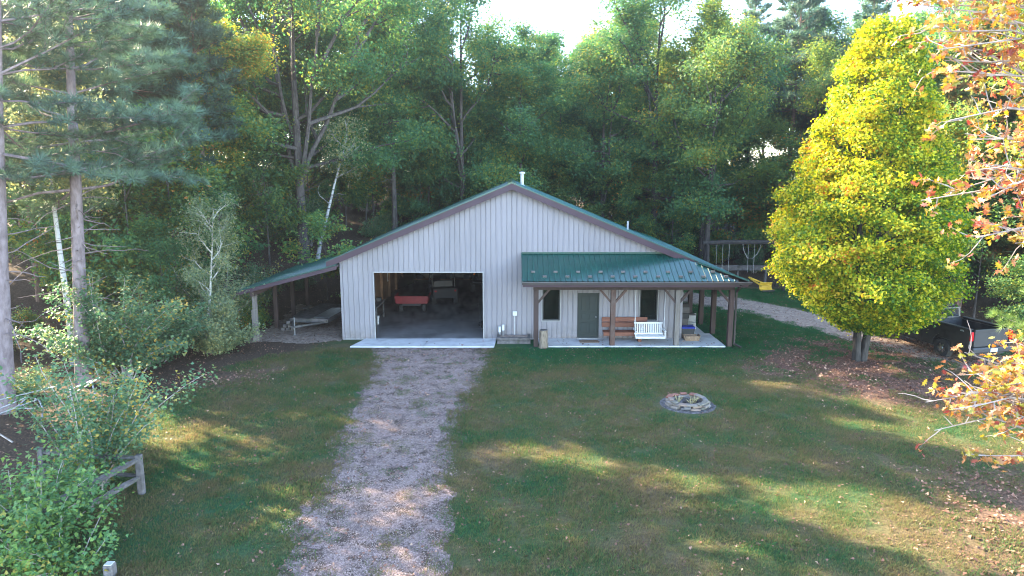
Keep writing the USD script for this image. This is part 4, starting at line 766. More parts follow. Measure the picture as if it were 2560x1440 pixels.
def kind_of(name, woodm, leafm, w, l, part='crown'):
    c = stage.CreateClassPrim(f'/World/{name}'); pth = str(c.GetPath())
    obj('trunk', w, M[woodm], pth, smooth=50); obj(part, l, M[leafm], pth)
    return pth
OAKS = [kind_of('kind_oak_a', 'bark', 'oak_leaf', *decid(1, 20, 4.6, .30, 16, 6, .24, 50000, .19, forks=2, bare=8)),
        kind_of('kind_oak_b', 'bark', 'oak_leaf', *decid(2, 18, 3.9, .38, 14, 6, .20, 42000, .185, forks=1, bare=10)),
        kind_of('kind_oak_c', 'bark', 'oak_leaf_yellow', *decid(3, 19, 4.3, .30, 15, 6, .22, 45000, .185, forks=2, bare=8)),
        kind_of('kind_oak_d', 'bark', 'oak_leaf', *decid(4, 16, 3.4, .22, 15, 5, .16, 38000, .18, forks=0, bare=6))]
PINES = [kind_of('kind_pine_a', 'redpinebark', 'needle', *pine(11, 21, 3.6, .45, 18, 6, .20, .46, 14, .45, dead=16, nw=.055)),
         kind_of('kind_pine_b', 'redpinebark', 'needle', *pine(12, 19, 3.4, .34, 19, 6, .18, .46, 14, .45, dead=16, dens=.85, nw=.055)),
         kind_of('kind_pine_c', 'redpinebark', 'needle_warm', *pine(13, 17, 3.9, .16, 20, 6, .2, .46, 14, .42, dead=8, nw=.055))]
SAPS = [kind_of('kind_understory_a', 'bark', 'understory_leaf', *decid(21, 7.5, 2.4, .18, 11, 5, .06, 9000, .19, cl=(.42, .2))),
        kind_of('kind_understory_b', 'bark', 'understory_leaf', *decid(22, 5.2, 2.0, .12, 10, 5, .05, 7000, .18, cl=(.38, .18))),
        kind_of('kind_understory_c', 'bark', 'oak_leaf', *decid(23, 9, 2.3, .22, 12, 5, .07, 10000, .19, cl=(.4, .2)))]
def bush(seed, H, R, n, leaves, ls, arch=.5, cl=.22, tmpl=LEAF4):
    rng = np.random.default_rng(seed); wood = MB(); C = []
    for i in range(n):
        a = rng.uniform(0, 2 * PI); L = H * rng.uniform(.7, 1.25); o = rng.uniform(.1, .9)
        q = path(np.array([math.cos(a), math.sin(a), 0]) * rng.uniform(0, .25) * R + [0, 0, -.05], [math.cos(a) * o * R / H * 1.2, math.sin(a) * o * R / H * 1.2, 1], L, 7, rng, .10, -arch * .13)
        wood.tube(q, np.linspace(.022, .005, 8) * (H / 2.5) ** .5, 5, False)
        for t in np.linspace(.25, 1, 9): C.append(lerp_path(q, t))
    C = np.array(C); idx = rng.integers(0, len(C), leaves); pos = C[idx] + rng.normal(0, cl, (leaves, 3)) * [1, 1, .75]; pos[:, 2] = np.maximum(pos[:, 2], .03)
    nrm = np.array([0, 0, .8]) + rng.normal(0, .55, pos.shape) + (pos - [0, 0, H * .3]) * .15
    return wood.get(), scatter(*tmpl, pos, nrm, ls * rng.uniform(.65, 1.25, leaves), rng)
BUSHES = [kind_of('kind_bush_a', 'twig', 'shrub_leaf', *bush(31, 1.6, 1.3, 16, 4500, .11), part='foliage'),
          kind_of('kind_bush_b', 'twig', 'understory_leaf', *bush(32, 1.2, 1.2, 14, 3500, .12), part='foliage'),
          kind_of('kind_bush_c', 'twig', 'shrub_leaf', *bush(33, 2.6, 1.7, 20, 6500, .12), part='foliage')]
PLACED = []
def plant(proto, name, label, cat, x, y, rz=None, s=1.0, sz=None, group=None, z=None, rng=np.random.default_rng(77)):
    rz = rng.uniform(0, 2 * PI) if rz is None else rz; PLACED.append((x, y))
    return copy_of(proto, name, label, cat, (x, y, float(hgt(x, y)) - .05 if z is None else z), rz, (s, s, s if sz is None else sz), group)

# --- the trees one can tell apart
def single(name, label, cat, woodm, leafm, w, l, x, y, part='crown', rz=0, z=None):
    t = thing(name, label, cat, (x, y, float(hgt(x, y)) if z is None else z), rz); PLACED.append((x, y))
    obj('trunk', w, M[woodm], t, smooth=50); obj(part, l, M[leafm], t); return t
single('pine_tree', 'tall pine with pale scaly trunk nearest the lawn on the left', 'pine tree', 'pinebark', 'needle', *pine(41, 20, 5.4, .34, 16, 6, .25, .34, 26, .42, lean=(1.5, 0), dead=40, dens=.75, nw=.035, thin=.85), -15.4, 23.6)
single('pine_tree', 'pine with pale trunk at the very left edge, behind the metal ladder frame', 'pine tree', 'pinebark', 'needle', *pine(42, 19, 4.8, .38, 15, 6, .25, .34, 26, .42, lean=(1.9, .2), dead=30, dens=.75, nw=.035, thin=.8), -16.1, 20.7)
single('pine_tree', 'slimmer pine standing close beside the one at the left edge', 'pine tree', 'pinebark', 'needle', *pine(43, 17, 3.6, .42, 13, 5, .17, .30, 16, .30, lean=(-1.0, .2), dead=14, dens=.8, nw=.04), -16.5, 20.9)
single('birch_tree', 'white-barked birch just behind the tall left pine', 'birch tree', 'birchbark', 'aspen_leaf', *decid(44, 13, 1.8, .55, 9, 4, .13, 14000, .15, lean=(-.4, 0)), -17.2, 26.0)
single('aspen_tree', 'slender young aspen with pale trunk beside the lean-to', 'aspen tree', 'palebark', 'aspen_leaf', *decid(45, 6.6, 1.3, .28, 12, 5, .075, 7500, .085, tmpl=LEAF4, cl=(.22, .2), lean=(.75, .2), shape=.6), -13.2, 28.7)
single('oak_tree', 'broad many-stemmed oak on the slope behind the lean-to', 'oak tree', 'bark', 'oak_leaf', *decid(46, 21, 7.4, .30, 24, 7, .33, 80000, .19, forks=4, bare=12, cl=(.62, .34)), -13.2, 43)
single('oak_tree', 'big oak rising behind the right slope of the barn roof', 'oak tree', 'bark', 'oak_leaf', *decid(47, 20.5, 6.2, .20, 22, 7, .27, 68000, .19, forks=2, bare=10, cl=(.6, .34)), 10.6, 51)
single('oak_tree', 'yellow-green oak beside the swing set, behind the porch', 'oak tree', 'bark', 'oak_leaf_yellow', *decid(48, 19, 5.0, .34, 18, 6, .22, 46000, .185, forks=2, bare=8), 13.9, 48.5)
single('birch_tree', 'leaning white birch stem against the broad oak', 'birch tree', 'birchbark', 'aspen_leaf', *decid(49, 9, 1.2, .6, 6, 4, .13, 2500, .15, lean=(2.6, 0), bare=3), -12.6, 43.6)
single('maple_sapling', 'bright green maple sapling growing left of the barn eave', 'sapling', 'bark', 'bright_leaf', *decid(50, 4.4, 1.7, .12, 10, 5, .04, 3600, .19, cl=(.3, .12)), -10.6, 38.6)
plant(PINES[0], 'pine_tree', 'tall dark red pine left of the golden maple, nearer of the pair', 'pine tree', 23.2, 58, .3, 1.12)
plant(PINES[1], 'pine_tree', 'second red pine of the pair left of the golden maple', 'pine tree', 25.6, 62, 2.1, 1.12)
plant(PINES[1], 'pine_tree', 'pine crown showing just above the left shoulder of the maple', 'pine tree', 27.2, 54, 1.0, 1.10)
plant(PINES[2], 'pine_tree', 'bushy brownish pine behind the right side of the maple', 'pine tree', 25.2, 38, .5, .98)
plant(PINES[2], 'pine_tree', 'yellowish pine behind the red oak at the right edge', 'pine tree', 29.5, 36.5, 3.4, 1.05)

plant(PINES[0], 'pine_tree', 'tall pine behind the shrubs, right of the white birch on the left', 'pine tree', -18.6, 33.6, .4, 1.1)
plant(PINES[1], 'pine_tree', 'tall dark pine at the wood edge above the young aspen', 'pine tree', -19.2, 35.6, 2.2, 1.15)
plant(OAKS[1], 'oak_tree', 'mid-height green oak rising right behind the vent pipe', 'oak tree', 1.2, 60, .7, .97)
plant(OAKS[2], 'oak_tree', 'yellow-green oak just right of the sky gap above the roof ridge', 'oak tree', 6.6, 61, 1.9, .96)
plant(OAKS[3], 'oak_tree', 'narrow oak left of the sky gap, behind the left roof slope', 'oak tree', -2.6, 58, 4.0, 1.12)
plant(OAKS[0], 'oak_tree', 'broad green oak filling the gap between vent pipe and right slope', 'oak tree', 4.0, 64, 5.0, .84)
plant(SAPS[2], 'understory_tree', 'slender dark sapling between the tall left pine and the aspen', 'small tree', -17.4, 30.8, 1.0, 1.1)
plant(SAPS[0], 'understory_tree', 'leafy sapling behind the young aspen, left of the lean-to', 'small tree', -16.2, 32.6, 2.0, 1.1)
plant(SAPS[0], 'understory_tree', 'spreading sapling at the foot of the reddish pine trunks on the left', 'small tree', -19.6, 31.6, 3.0, 1.15)
# --- the golden maple
def golden_maple():
    rng = np.random.default_rng(51); wood = MB()
    prof = lambda z: np.interp(z, [1.3, 1.7, 2.4, 3.3, 4.6, 6, 8, 10, 12, 13.2, 14.0], [.5, 1.2, 2.25, 3.1, 3.35, 3.05, 2.4, 1.8, 1.2, .65, .1])
    st = []
    for s_, lean in ((-1, (-.5, .1)), (1, (.6, -.1))):
        zs = np.linspace(0, 11.5, 9); p = np.stack([s_ * .095 + lean[0] * zs / 11 * 1.1, lean[1] * zs / 11, zs], 1); p[1:, :2] += rng.normal(0, .06, (8, 2)); p[0, 2] = -.3
        wood.tube(p, [.19, .13, .115, .10, .085, .07, .05, .035, .02], 10); st.append(p)
    for i in range(60):
        p = st[i % 2]; t = .12 + .8 * i / 60; b = lerp_path(p, t); a = 2.4 * i; L = prof(min(13, b[2] + 1.2)) * rng.uniform(.75, .98)
        el = .35 + .5 * t; q = path(b, [math.cos(a) * math.cos(el), math.sin(a) * math.cos(el), math.sin(el)], L, 5, rng, .08, .05); wood.tube(q, np.linspace(.05 * (1.1 - t), .008, 6), 5, False)
        for k in range(4): z = path(lerp_path(q, .4 + .15 * k), (q[-1] - q[0]) / L + rng.normal(0, .4, 3), L * .35, 3, rng, .1, .08); wood.tube(z, np.linspace(.014, .004, 4), 3, False)
    N = 240000; z = 1.35 + 11.75 * rng.beta(1.2, 1.6, N); a = rng.uniform(0, 2 * PI, N)
    lob = meshkit.fbm(np.stack([np.cos(a) * 2.6, np.sin(a) * 2.6, z * .9], -1), 3, 8)
    low = np.interp(z, [1.3, 1.7, 2.4, 3.3, 4.4], [.9, 2.3, 3.1, 3.5, 3.4]); w_ = np.clip(.5 + .9 * np.cos(a), 0, 1); rmax = np.where(z < 4.4, prof(z) * (1 - w_) + low * w_, prof(z)) * (.52 + .96 * lob); r = rmax * (1 - .62 * rng.beta(.8, 2.2, N)); pos = np.stack([r * np.cos(a), r * np.sin(a), z], 1)
    lay = meshkit.fbm(pos * [.9, .9, 2.6], 3, 14); keep = lay > .485 + .05 * rng.standard_normal(N); pos = pos[keep]
    pos += rng.normal(0, .10, pos.shape)
    nrm = np.stack([pos[:, 0], pos[:, 1], 0 * pos[:, 0]], 1) / 4 * .6 + [0, 0, .7] + rng.normal(0, .7, pos.shape)
    return wood.get(), scatter(*LEAF4, pos, nrm, .108 * rng.uniform(.7, 1.35, len(pos)), rng)
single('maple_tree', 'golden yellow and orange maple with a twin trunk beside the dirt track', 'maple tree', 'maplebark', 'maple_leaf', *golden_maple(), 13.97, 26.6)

# --- red oak reaching in from the right, its nearest leaves one by one
def red_oak():
    rng = np.random.default_rng(61); wood = MB(); P, D = [], []
    base = np.array([11.2, 9.4, 0.]); tp = np.array([base + [0, 0, -.3], base + [-.05, 0, 3], base + [-.25, .05, 6], base + [-.3, .1, 9], base + [-.5, .1, 12], base + [-.6, .1, 14]]); wood.tube(tp, [.28, .21, .17, .13, .08, .03], 9)
    T = [(3.3, (6.05, 9.3, 3.85)), (3.6, (6.2, 9.8, 4.1)), (3.8, (6.3, 8.9, 4.35)), (3.5, (6.9, 10.4, 4.1)), (3.7, (6.6, 9.6, 4.3)), (3.4, (6.5, 9.0, 3.6)), (3.9, (6.9, 9.4, 4.5)), (3.6, (6.7, 9.7, 4.0)), (3.4, (7.0, 9.2, 4.0)), (3.8, (6.45, 9.2, 4.3)), (3.5, (7.0, 9.9, 4.3)), (6.0, (7.2, 9.0, 6.3)),
         (6.2, (6.5, 9.5, 6.6)), (6.6, (6.3, 10.0, 7.2)), (7.0, (6.4, 9.2, 7.6)), (7.2, (6.0, 9.6, 8.2)), (7.6, (5.8, 9.8, 8.9)), (8.0, (5.6, 9.3, 9.3)), (8.3, (5.5, 9.9, 9.8)), (8.6, (5.3, 9.5, 10.3)), (9.2, (5.6, 9.0, 10.6)), (9.0, (5.9, 10.4, 9.9)), (9.4, (6.4, 9.6, 10.9)), (8.2, (6.6, 8.6, 9.2)), (7.4, (6.8, 9.9, 8.4)), (4.2, (7.0, 10.2, 4.4)), (9.0, (7.5, 9.0, 10.2)), (6.5, (8.6, 7.2, 7.5)), (8, (9.4, 12.2, 9)), (6, (12.5, 12, 7.5)), (7.5, (13.6, 8.4, 9.5)), (10, (12.6, 10, 12.5)), (10, (9.6, 8.2, 12.2))]
    T += [(float(z + rng.uniform(-.5, .6)), (e[0] + rng.uniform(-.1, .9), e[1] + rng.uniform(-.7, .7), e[2] + rng.uniform(-.35, .45))) for z, e in T[6:19] for _ in range(3)]
    for z0, e in T:
        st = np.array([np.interp(z0, tp[:, 2], tp[:, k]) for k in range(3)]); e = np.array(e, float); n = 7
        q = st + (e - st) * np.linspace(0, 1, n)[:, None]; q[1:-1] += rng.normal(0, .16, (n - 2, 3)); q[:, 2] += (.35 if z0 > 4.5 else .12) * np.sin(np.linspace(0, PI, n)); L = np.linalg.norm(e - st); wood.tube(q, np.linspace(.045, .006, n), 6, False)
        for t in np.arange(.42, 1.0, .035):
            b = lerp_path(q, t); dd = (e - st) / L * .7 + rng.normal(0, .6, 3) + [0, 0, .1]; l2 = rng.uniform(.25, .75) * (1.25 - .5 * t); z = path(b, dd, l2, 4, rng, .22, .03); wood.tube(z, np.linspace(.010, .0035, 5), 4, False)
            for w in ((.55, .8, 1.0, 1.0) if rng.random() < .88 else ()):
                for _ in range(rng.integers(1, 5)): P.append(lerp_path(z, w) + rng.normal(0, .05, 3)); D.append(z[-1] - z[-2])
    P = np.array(P); N = np.array([0, 0, .55]) + rng.normal(0, .7, P.shape)
    return wood.get(), P, N, rng
w, P, N, rgo = red_oak()
ro = thing('red_oak_tree', 'rust and yellow oak reaching into the picture from the right edge', 'oak tree', (0, 0, 0)); obj('trunk', w, M['twig'], ro, smooth=50); PLACED.append((11, 9.5))
dist = np.linalg.norm(P - [0, 0, 7.5], axis=1); vis = (P[:, 0] / np.maximum(P[:, 1], .1) < .76) & (P[:, 2] < 12); order = np.argsort(dist + 50 * ~vis); near, rest = order[:300], order[300:]
sz = .128 * rgo.uniform(.65, 1.25, len(P))
obj('foliage', scatter(*OAKLEAF, P[rest], N[rest], sz[rest], rgo), M['red_oak_leaf'], ro, kind='stuff')
for i in near: obj('leaf', scatter(*OAKLEAF, P[i:i + 1], N[i:i + 1], sz[i:i + 1], rgo), M['red_oak_leaf'], ro)
single('young_pine', 'bright green young pine at the right edge beside the red oak', 'pine tree', 'pinebark', 'needle_bright', *pine(62, 7.0, 3.1, .60, 6, 8, .10, .17, 26, .15, dead=2, top=.97, nw=.03, prof=lambda u: 1.0 - .5 * u), 13.15, 13.1)

# --- shrubs on the left, one by one
def placed_bush(name, label, leafm, x, y, *a, **k): return single(name, label, 'shrub', 'twig', leafm, *bush(*a, **k), x, y, part='foliage')
placed_bush('shrub', 'bright green shrub at the lower left, in front of the split-rail fence', 'bright_leaf', -9.75, 12.9, 71, 1.8, 1.7, 26, 5600, .10, cl=.20, arch=.55)
placed_bush('shrub', 'lower bright green shrub at the bottom edge on the left', 'bright_leaf', -8.6, 12.0, 72, 1.0, 1.3, 20, 2600, .09, cl=.16)
placed_bush('shrub', 'dark green many-branched shrub behind the fence corner', 'shrub_leaf', -10.0, 15.4, 73, 2.9, 1.5, 22, 8500, .095, cl=.20, arch=.7)
placed_bush('shrub', 'tall arching green shrub at the foot of the tall left pine', 'shrub_leaf', -14.3, 24.4, 74, 3.8, 2.2, 26, 12500, .12, cl=.17, arch=.8)
placed_bush('shrub', 'dense green shrub left of the young aspen', 'shrub_leaf', -14.4, 26.2, 75, 2.4, 2.2, 26, 12000, .12, cl=.2, arch=.6)
placed_bush('shrub', 'grey-green shrub right below the young aspen', 'aspen_leaf', -12.7, 27.9, 76, 1.7, 1.4, 20, 9000, .10, cl=.2)
placed_bush('shrub', 'pale speckled shrub rising behind the lean-to post', 'aspen_leaf', -13.6, 30.6, 77, 3.2, 1.7, 20, 8000, .10, cl=.26, arch=.5)

# --- the forest: rows of alike trees
rf = np.random.default_rng(101)
def free(x, y, r): return all((x - a) ** 2 + (y - b) ** 2 > r * r for a, b in PLACED)
def blocked(x, y): return (-9 < x < 12 and y < 49.2) or (x < 20 and x > -12.6 and y < 39) or (x > 8 and y < 48 and x < 21)
LAB = {'oak': ('oak_tree', 'oak tree', 'oaks in the forest behind the barn'), 'pine': ('pine_tree', 'pine tree', 'pines in the forest behind the barn'),
       'sap': ('understory_tree', 'small tree', 'small trees under the forest crowns'), 'left': ('pine_tree', 'pine tree', 'pines in the stand left of the lawn'),
       'lefto': ('oak_tree', 'oak tree', 'leafy trees in the stand left of the lawn'), 'right': ('oak_tree', 'oak tree', 'trees at the wood edge right of the track'), 'bush': ('shrub', 'shrub', 'low shrubs on the forest floor'),
       'pole': ('thin_tree', 'tree', 'thin stems in the shade of the forest')}
LOOK = {'oak_a': 'broad green oak', 'oak_b': 'high-crowned green oak', 'oak_c': 'yellow-green oak', 'oak_d': 'narrow green oak', 'pine_a': 'high-crowned red pine', 'pine_b': 'long-crowned red pine', 'pine_c': 'bushy brownish pine', 'understory_a': 'leafy yellow-green sapling',
        'understory_b': 'low spreading sapling', 'understory_c': 'slender dark green sapling', 'bush_a': 'round green shrub', 'bush_b': 'low yellowish shrub', 'bush_c': 'tall green shrub', 'pole_a': 'thin dark stem', 'pole_b': 'thin crooked stem'}
MARK = [(-9e9, 'beyond the left edge'), (0, 'by the tall left pine'), (230, 'between the left pine and the aspen'), (480, 'behind the young aspen'), (600, 'above the lean-to roof'), (840, 'above the left roof slope'), (1080, 'above the roof ridge'),
        (1340, 'above the right roof slope'), (1600, 'above the porch roof'), (1780, 'above the swing set'), (1940, 'behind the golden maple'), (2420, 'behind the rusty oak'), (2560, 'beyond the right edge')]
ORD = ['leftmost'] + [w + ' from left' for w in 'second third fourth fifth sixth seventh eighth ninth tenth eleventh twelfth thirteenth fourteenth fifteenth sixteenth seventeenth'.split()]
SOWN = []
def sow(key, protos, n, xr, yr, r, sc, extra=None, sy=None):
    k = tries = 0; nm, ct, gr = LAB[key]
    while k < n and tries < n * 40:
        tries += 1; x, y = rf.uniform(*xr), rf.uniform(*yr)
        if abs(x) > y * .86 + 6 and extra is None: continue
        if blocked(x, y) or not free(x, y, r) or (extra and not extra(x, y)): continue
        s = rf.uniform(*sc); pr = protos[rf.integers(len(protos))]; o = plant(pr, nm, '', ct, x, y, rf.uniform(0, 6.28), s, s * rf.uniform(.92, 1.1), gr); k += 1
        px = 1280 + 1707 * x / (y * .986 + 1.2); SOWN.append((o, LOOK[pr.split('kind_')[1]], [m for a, m in MARK if px >= a][-1], 'front row' if y < 50 else 'middle row' if y < 59 else 'back row', px))
sow('oak', OAKS[:2] + OAKS[:1] + [OAKS[3]], 15, (-40, 12), (49, 58), 3.8, (.85, 1.08))
sow('oak', [OAKS[2], OAKS[2], OAKS[0]], 14, (-2, 45), (52, 64), 3.6, (.85, 1.05))
sow('pine', PINES[:2], 12, (-45, -6), (47, 66), 3.0, (.85, 1.1))
sow('pine', PINES, 8, (16, 50), (56, 72), 3.2, (.9, 1.1))
sow('oak', OAKS, 12, (-55, 55), (66, 78), 4.6, (.85, 1.05))
sow('sap', SAPS, 26, (-16, 18), (58, 76), 1.6, (.8, 1.3))
sow('sap', SAPS, 14, (13, 30), (48.5, 58), 1.6, (.8, 1.2))
sow('sap', SAPS, 18, (-14, 14), (50, 58), 1.6, (.8, 1.25))
sow('sap', SAPS, 36, (-36, 40), (44, 64), 1.7, (.7, 1.15))
SUNGAP = lambda x, y: any(a < x * .515 + y * .857 < b for a, b in ((7.5, 15.7),))
left_ok = lambda x, y: not (SUNGAP(x, y) and x > -48) and x < np.interp(y, [14, 20, 24, 31, 40, 60], [-17.5, -17.2, -17, -15.5, -16, -18])
sow('left', PINES[:2] + [PINES[1]], 20, (-40, -16), (19, 46), 3.0, (.8, 1.05), left_ok)
sow('lefto', OAKS + [OAKS[2]], 14, (-40, -17), (22, 48), 3.2, (.7, 1.0), left_ok)
sow('sap', SAPS, 18, (-34, -14), (22, 44), 1.8, (.6, 1.05), lambda x, y: left_ok(x - 1.5, y) and not 9.8 < x * .515 + y * .857 < 13)
right_ok = lambda x, y: x > np.interp(y, [24, 30, 36, 45, 60], [24.5, 23, 22.5, 22, 22])
sow('right', [OAKS[2], OAKS[3], OAKS[0]], 12, (22, 46), (30, 54), 3.0, (.75, 1.0), right_ok)
sow('sap', SAPS, 16, (21.5, 40), (28, 50), 1.7, (.6, 1.0), right_ok)
sow('bush', BUSHES, 40, (-30, -12.3), (20, 46), 1.1, (.5, 1.0), lambda x, y: x < np.interp(y, [20, 24, 28, 31, 46], [-15, -13.4, -12.8, -12.3, -12]))
sow('bush', BUSHES, 40, (-12, 36), (45.5, 60), 1.0, (.5, 1.0), lambda x, y: y > np.interp(x, [-12, 10, 14, 36], [46, 49.5, 47, 46]))
# thin dark poles deep in the wood
POLE = []
for i in range(2):
    rp = np.random.default_rng(200 + i); m = MB(); zs = np.linspace(-.3, 12, 7); m.tube(np.stack([np.cumsum(rp.normal(0, .12, 7)), np.cumsum(rp.normal(0, .12, 7)), zs], 1), np.linspace(.09, .03, 7), 6)
    for k in range(16): st = np.array([0, 0, rp.uniform(2, 11)]); a = rp.uniform(0, 6.28); m.tube(path(st, [math.cos(a), math.sin(a), .2], rp.uniform(.5, 1.6), 3, rp, .2), np.linspace(.018, .005, 4), 3, False)
    w, l = decid(210 + i, 12, 1.5, .6, 8, 4, .05, 2600, .22)
    POLE.append(kind_of(f'kind_pole_{"ab"[i]}', 'bark', 'oak_leaf', m.get(), l))
sow('pole', POLE, 70, (-38, 30), (50, 74), 1.0, (.7, 1.15))

cells = {}
for q in sorted(SOWN, key=lambda q: q[4]): cells.setdefault(q[1:4], []).append(q[0])
for (a, m, r), os_ in cells.items():
    for i, o in enumerate(os_): tag(o, f'{a} {m}, {r}' + (f', {ORD[min(i, 16)]}' if len(os_) > 1 else ''))

# ------------------------------------------------------------------ grass, fallen leaves, gravel stones
def lawn_mat(name, dead=False):
    n = {'g': ('geometry', {}), 'to': ('attribute', {'attribute': 'tone'}), 'n1': ('noise_texture', {'scale': .5, 'detail': 5.0, 'roughness': .62}), 'is': ('map_range', {'to_min': -.13, 'to_max': .16}), 'oi': ('object_info', {}), 'a1': ('math', {'math_type': 'add'}),
         'sx': ('separate_xyz', {}), 'lx': ('map_range', {'from_min': 25.2, 'from_max': 27.6, 'to_min': 0, 'to_max': .30, 'clamp': True}), 'gx': ('map_range', {'from_min': -1.2, 'from_max': .8, 'clamp': True}), 'mm': ('math', {'math_type': 'multiply'}), 'a2': ('math', {'math_type': 'add'}),
         'r': ('rgb_ramp', {'ramp': LAWNB}), 'p': ('principled_bsdf', {'roughness': .6, 'specular_ior_level': .25}), 't': ('translucent_bsdf', {}), 'h2': ('hsv', {'hue': .49, 'value': 1.5}), 'mx': ('mix_closure', {'fac': .4})}
    l = [('g.position', 'n1.vector'), ('to.fac', 'is.value'), ('n1.fac', 'a1.value1'), ('is.result', 'a1.value2'), ('g.position', 'sx.vector'), ('sx.y', 'lx.value'), ('sx.x', 'gx.value'), ('lx.result', 'mm.value1'), ('gx.result', 'mm.value2'),
         ('a1.value', 'a2.value1'), ('mm.value', 'a2.value2'), ('a2.value', 'r.fac'), ('r.color', 'p.base_color'), ('r.color', 'h2.color'), ('h2.color', 't.color'), ('p.BSDF', 'mx.closure1'), ('t.BSDF', 'mx.closure2')]
    return usdkit.material(stage, f'/World/Looks/{name}', n, l, surface='mx.closure')
LAWNB = [(0.33, (0.159, 0.121, 0.057)), (0.47, (0.133, 0.121, 0.046)), (0.57, (0.083, 0.113, 0.035)), (0.69, (0.038, 0.106, 0.034)), (0.87, (0.022, 0.110, 0.035))]
M['grass'] = lawn_mat('grass')
def blades(seed, n, size, h, w=.006):
    r = np.random.default_rng(seed); b = np.stack([r.uniform(-size / 2, size / 2, n), r.uniform(-size / 2, size / 2, n), np.zeros(n) - .005], 1); a = r.uniform(0, 6.28, n); hh = h * r.uniform(.5, 1.4, n)
    d = np.stack([np.cos(a), np.sin(a), 0 * a], 1); s = np.stack([-np.sin(a), np.cos(a), 0 * a], 1) * w; le = r.uniform(.1, .9, n)[:, None] * hh[:, None]
    v = np.stack([b - s, b + s, b + d * le * .35 + [0, 0, 1] * hh[:, None] * .6 + s * .7, b + d * le + [0, 0, 1] * hh[:, None] * .95], 1)
    f = np.array([[0, 1, 2], [0, 2, 3]])[None] + (np.arange(n) * 4)[:, None, None]
    return v.reshape(-1, 3), f.reshape(-1, 3), np.repeat(r.random(n), 4)
def instancer(name, protos, pos, ang, sc, idx, **k):
    pi = UsdGeom.PointInstancer.Define(stage, f'/World/{name}'); tg_ = []
    for i, (msh, m) in enumerate(protos): q = f'/World/{name}/piece_{i + 1:03d}' if i else f'/World/{name}/piece'; pm = usdkit.mesh(stage, q, msh[:2], M[m]); pm.CreateDoubleSidedAttr(True); add_tone(pm, msh[2]); tg_.append(q)
    pi.CreatePrototypesRel().SetTargets(tg_); pi.CreateProtoIndicesAttr(Vt.IntArray.FromNumpy(np.asarray(idx, np.int32))); pi.CreatePositionsAttr(Vt.Vec3fArray.FromNumpy(np.asarray(pos, np.float32)))
    q = np.zeros((len(pos), 4)); q[:, 0] = np.cos(ang / 2); q[:, 3] = np.sin(ang / 2)
    pi.CreateOrientationsAttr(Vt.QuathArray([Gf.Quath(float(a[0]), float(a[1]), float(a[2]), float(a[3])) for a in q])); pi.CreateScalesAttr(Vt.Vec3fArray.FromNumpy(np.repeat(np.asarray(sc, np.float32)[:, None], 3, 1)))
    return tag(pi.GetPrim(), kind='stuff', **k)
rg = np.random.default_rng(303)
gx, gy = np.meshgrid(np.arange(-16, 24, .55), np.arange(9.5, 44.5, .55)); gp = np.stack([gx.ravel(), gy.ravel()], 1) + rg.uniform(-.2, .2, (gx.size, 2)); x, y = gp.T
fo, li, lu = masks(x, y); dd_ = np.maximum(drive_d(x, y), road_d(x, y))
ok = (np.abs(x) < y * .82 + 1) & (fo < .6) & (dd_ < .1 + .25 * rg.random(len(x))) & ~((y > 28.5) & (x > -12) & (x < 9.6)) & (rg.random(len(x)) > li * .75) & (np.hypot(x - 5.62, y - 21.45) > 1.15)
x, y = x[ok], y[ok]
instancer('lawn_grass', [(blades(i, 420, .8, h), 'grass') for i, h in enumerate((.05, .06, .075, .05))], np.stack([x, y, hgt(x, y)], 1), rg.uniform(0, 6.28, len(x)), rg.uniform(.75, 1.3, len(x)), rg.integers(0, 4, len(x)), label='short mown grass of the lawn, greener along the porch', cat='grass')
# tufts along and in the driveway
x = rg.uniform(-6, .4, 9000); y = rg.uniform(11, 28.6, 9000); dd_ = drive_d(x, y); nn = meshkit.fbm(np.stack([x * 1.6, y * 1.6, 0 * x], -1), 3, 51)
ok = (dd_ > 0) & ((rg.random(9000) < .5 * np.exp(-dd_ * 3)) | (nn > .63)); x, y = x[ok], y[ok]
instancer('driveway_weeds', [(blades(9 + i, 26, .22, .035), 'grass') for i in range(2)], np.stack([x, y, 0 * x + .004], 1), rg.uniform(0, 6.28, len(x)), rg.uniform(.5, 1.2, len(x)), rg.integers(0, 2, len(x)), label='thin grass and weeds growing through the gravel driveway', cat='grass')
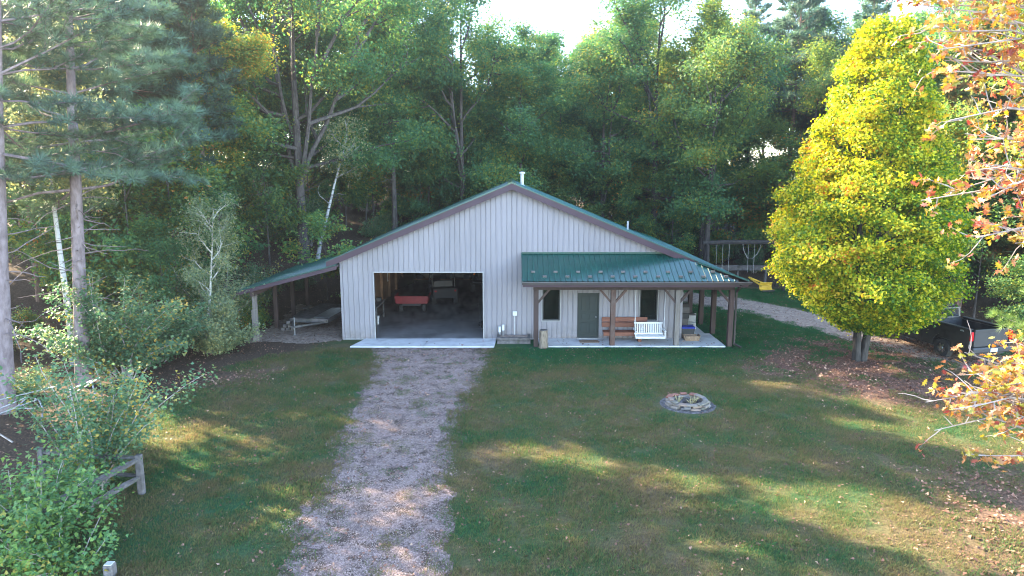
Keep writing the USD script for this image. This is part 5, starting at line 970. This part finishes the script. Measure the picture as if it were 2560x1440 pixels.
# gravel stones
M['pebble'] = leafmat('pebble', [(0, (0.128, 0.092, 0.080)), (.5, (0.210, 0.154, 0.134)), (1, (0.320, 0.242, 0.212))], trans=0.0, noise_amt=.1, vrand=.1, rough=.9)
oc = trimesh.creation.icosahedron(); peb = []
for i in range(3):
    pts = rg.uniform(-.5, .5, (260, 2)) * .8; V, F, T = scatter(np.array(oc.vertices) * [1, .8, .5], np.array(oc.faces), np.stack([pts[:, 0], pts[:, 1], 0 * pts[:, 0] + .004], 1), np.array([0, 0, 1.]) + rg.normal(0, .3, (260, 3)), rg.uniform(.007, .019, 260), rg); peb.append(((V, F, T), 'pebble'))
gx, gy = np.meshgrid(np.arange(-6.5, .6, .5), np.arange(10.5, 28.5, .5)); x = gx.ravel() + rg.uniform(-.2, .2, gx.size); y = gy.ravel() + rg.uniform(-.2, .2, gx.size); ok = drive_d(x, y) > .35; x, y = x[ok], y[ok]
instancer('gravel_stones', peb, np.stack([x, y, 0 * x + .004], 1), rg.uniform(0, 6.28, len(x)), rg.uniform(.8, 1.2, len(x)), rg.integers(0, 3, len(x)), label='loose pinkish gravel stones on the driveway', cat='gravel')
# fallen leaves
N0 = 150000; x = rg.uniform(-20, 26, N0); y = rg.uniform(10, 46, N0); fo, li, lu = masks(x, y)
den = .16 + .84 * li + .06 * fo + .10 * (drive_d(x, y) > 0) + .05 * lu; den = np.where((y > 28.6) & (x > -7.7) & (x < 9.3), 0, den); ok = (rg.random(N0) < den) & (np.abs(x) < y * .82 + 1) & (np.hypot(x - 5.6, y - 21.4) > .7)
x, y = x[ok], y[ok]; pos = np.stack([x, y, hgt(x, y) + rg.uniform(.012, .05, len(x))], 1)
lv = [scatter(*LEAF4, pos, np.array([0, 0, 1.]) + rg.normal(0, .45, pos.shape), rg.uniform(.035, .085, len(x)) * (1 + .35 * (li[ok] > .4)), rg)]
x = np.concatenate([rg.uniform(1.3, 9.1, 55), rg.uniform(-6.5, -.8, 14)]); y = rg.uniform(28.85, 29.9, len(x)); pos = np.stack([x, y, 0 * x + .075], 1); lv.append(scatter(*LEAF4, pos, np.array([0, 0, 1.]) + rg.normal(0, .2, pos.shape), rg.uniform(.06, .12, len(x)), rg))
fl = MB(); [fl.raw(*q[:2]) for q in lv]
obj('fallen_leaves', (*fl.get(), np.concatenate([q[2] for q in lv])), M['dead_leaf'], label='brown and pinkish fallen leaves scattered over lawn, track and porch', cat='leaves', kind='stuff')

# ------------------------------------------------------------------ thin haze volume, added to veil the left and lift the dark forest
M['haze'] = usdkit.material(stage, '/World/Looks/haze', {'v': ('principled_volume', {'color': (.86, .88, .95), 'density': .00035, 'anisotropy': .75})}, [], volume='v.volume')
obj('haze', MB().span((-430, -330, -3), (430, 530, 34)), M['haze'], kind='stuff', label='thin pale haze added to veil the left and lift the dark forest', cat='haze')
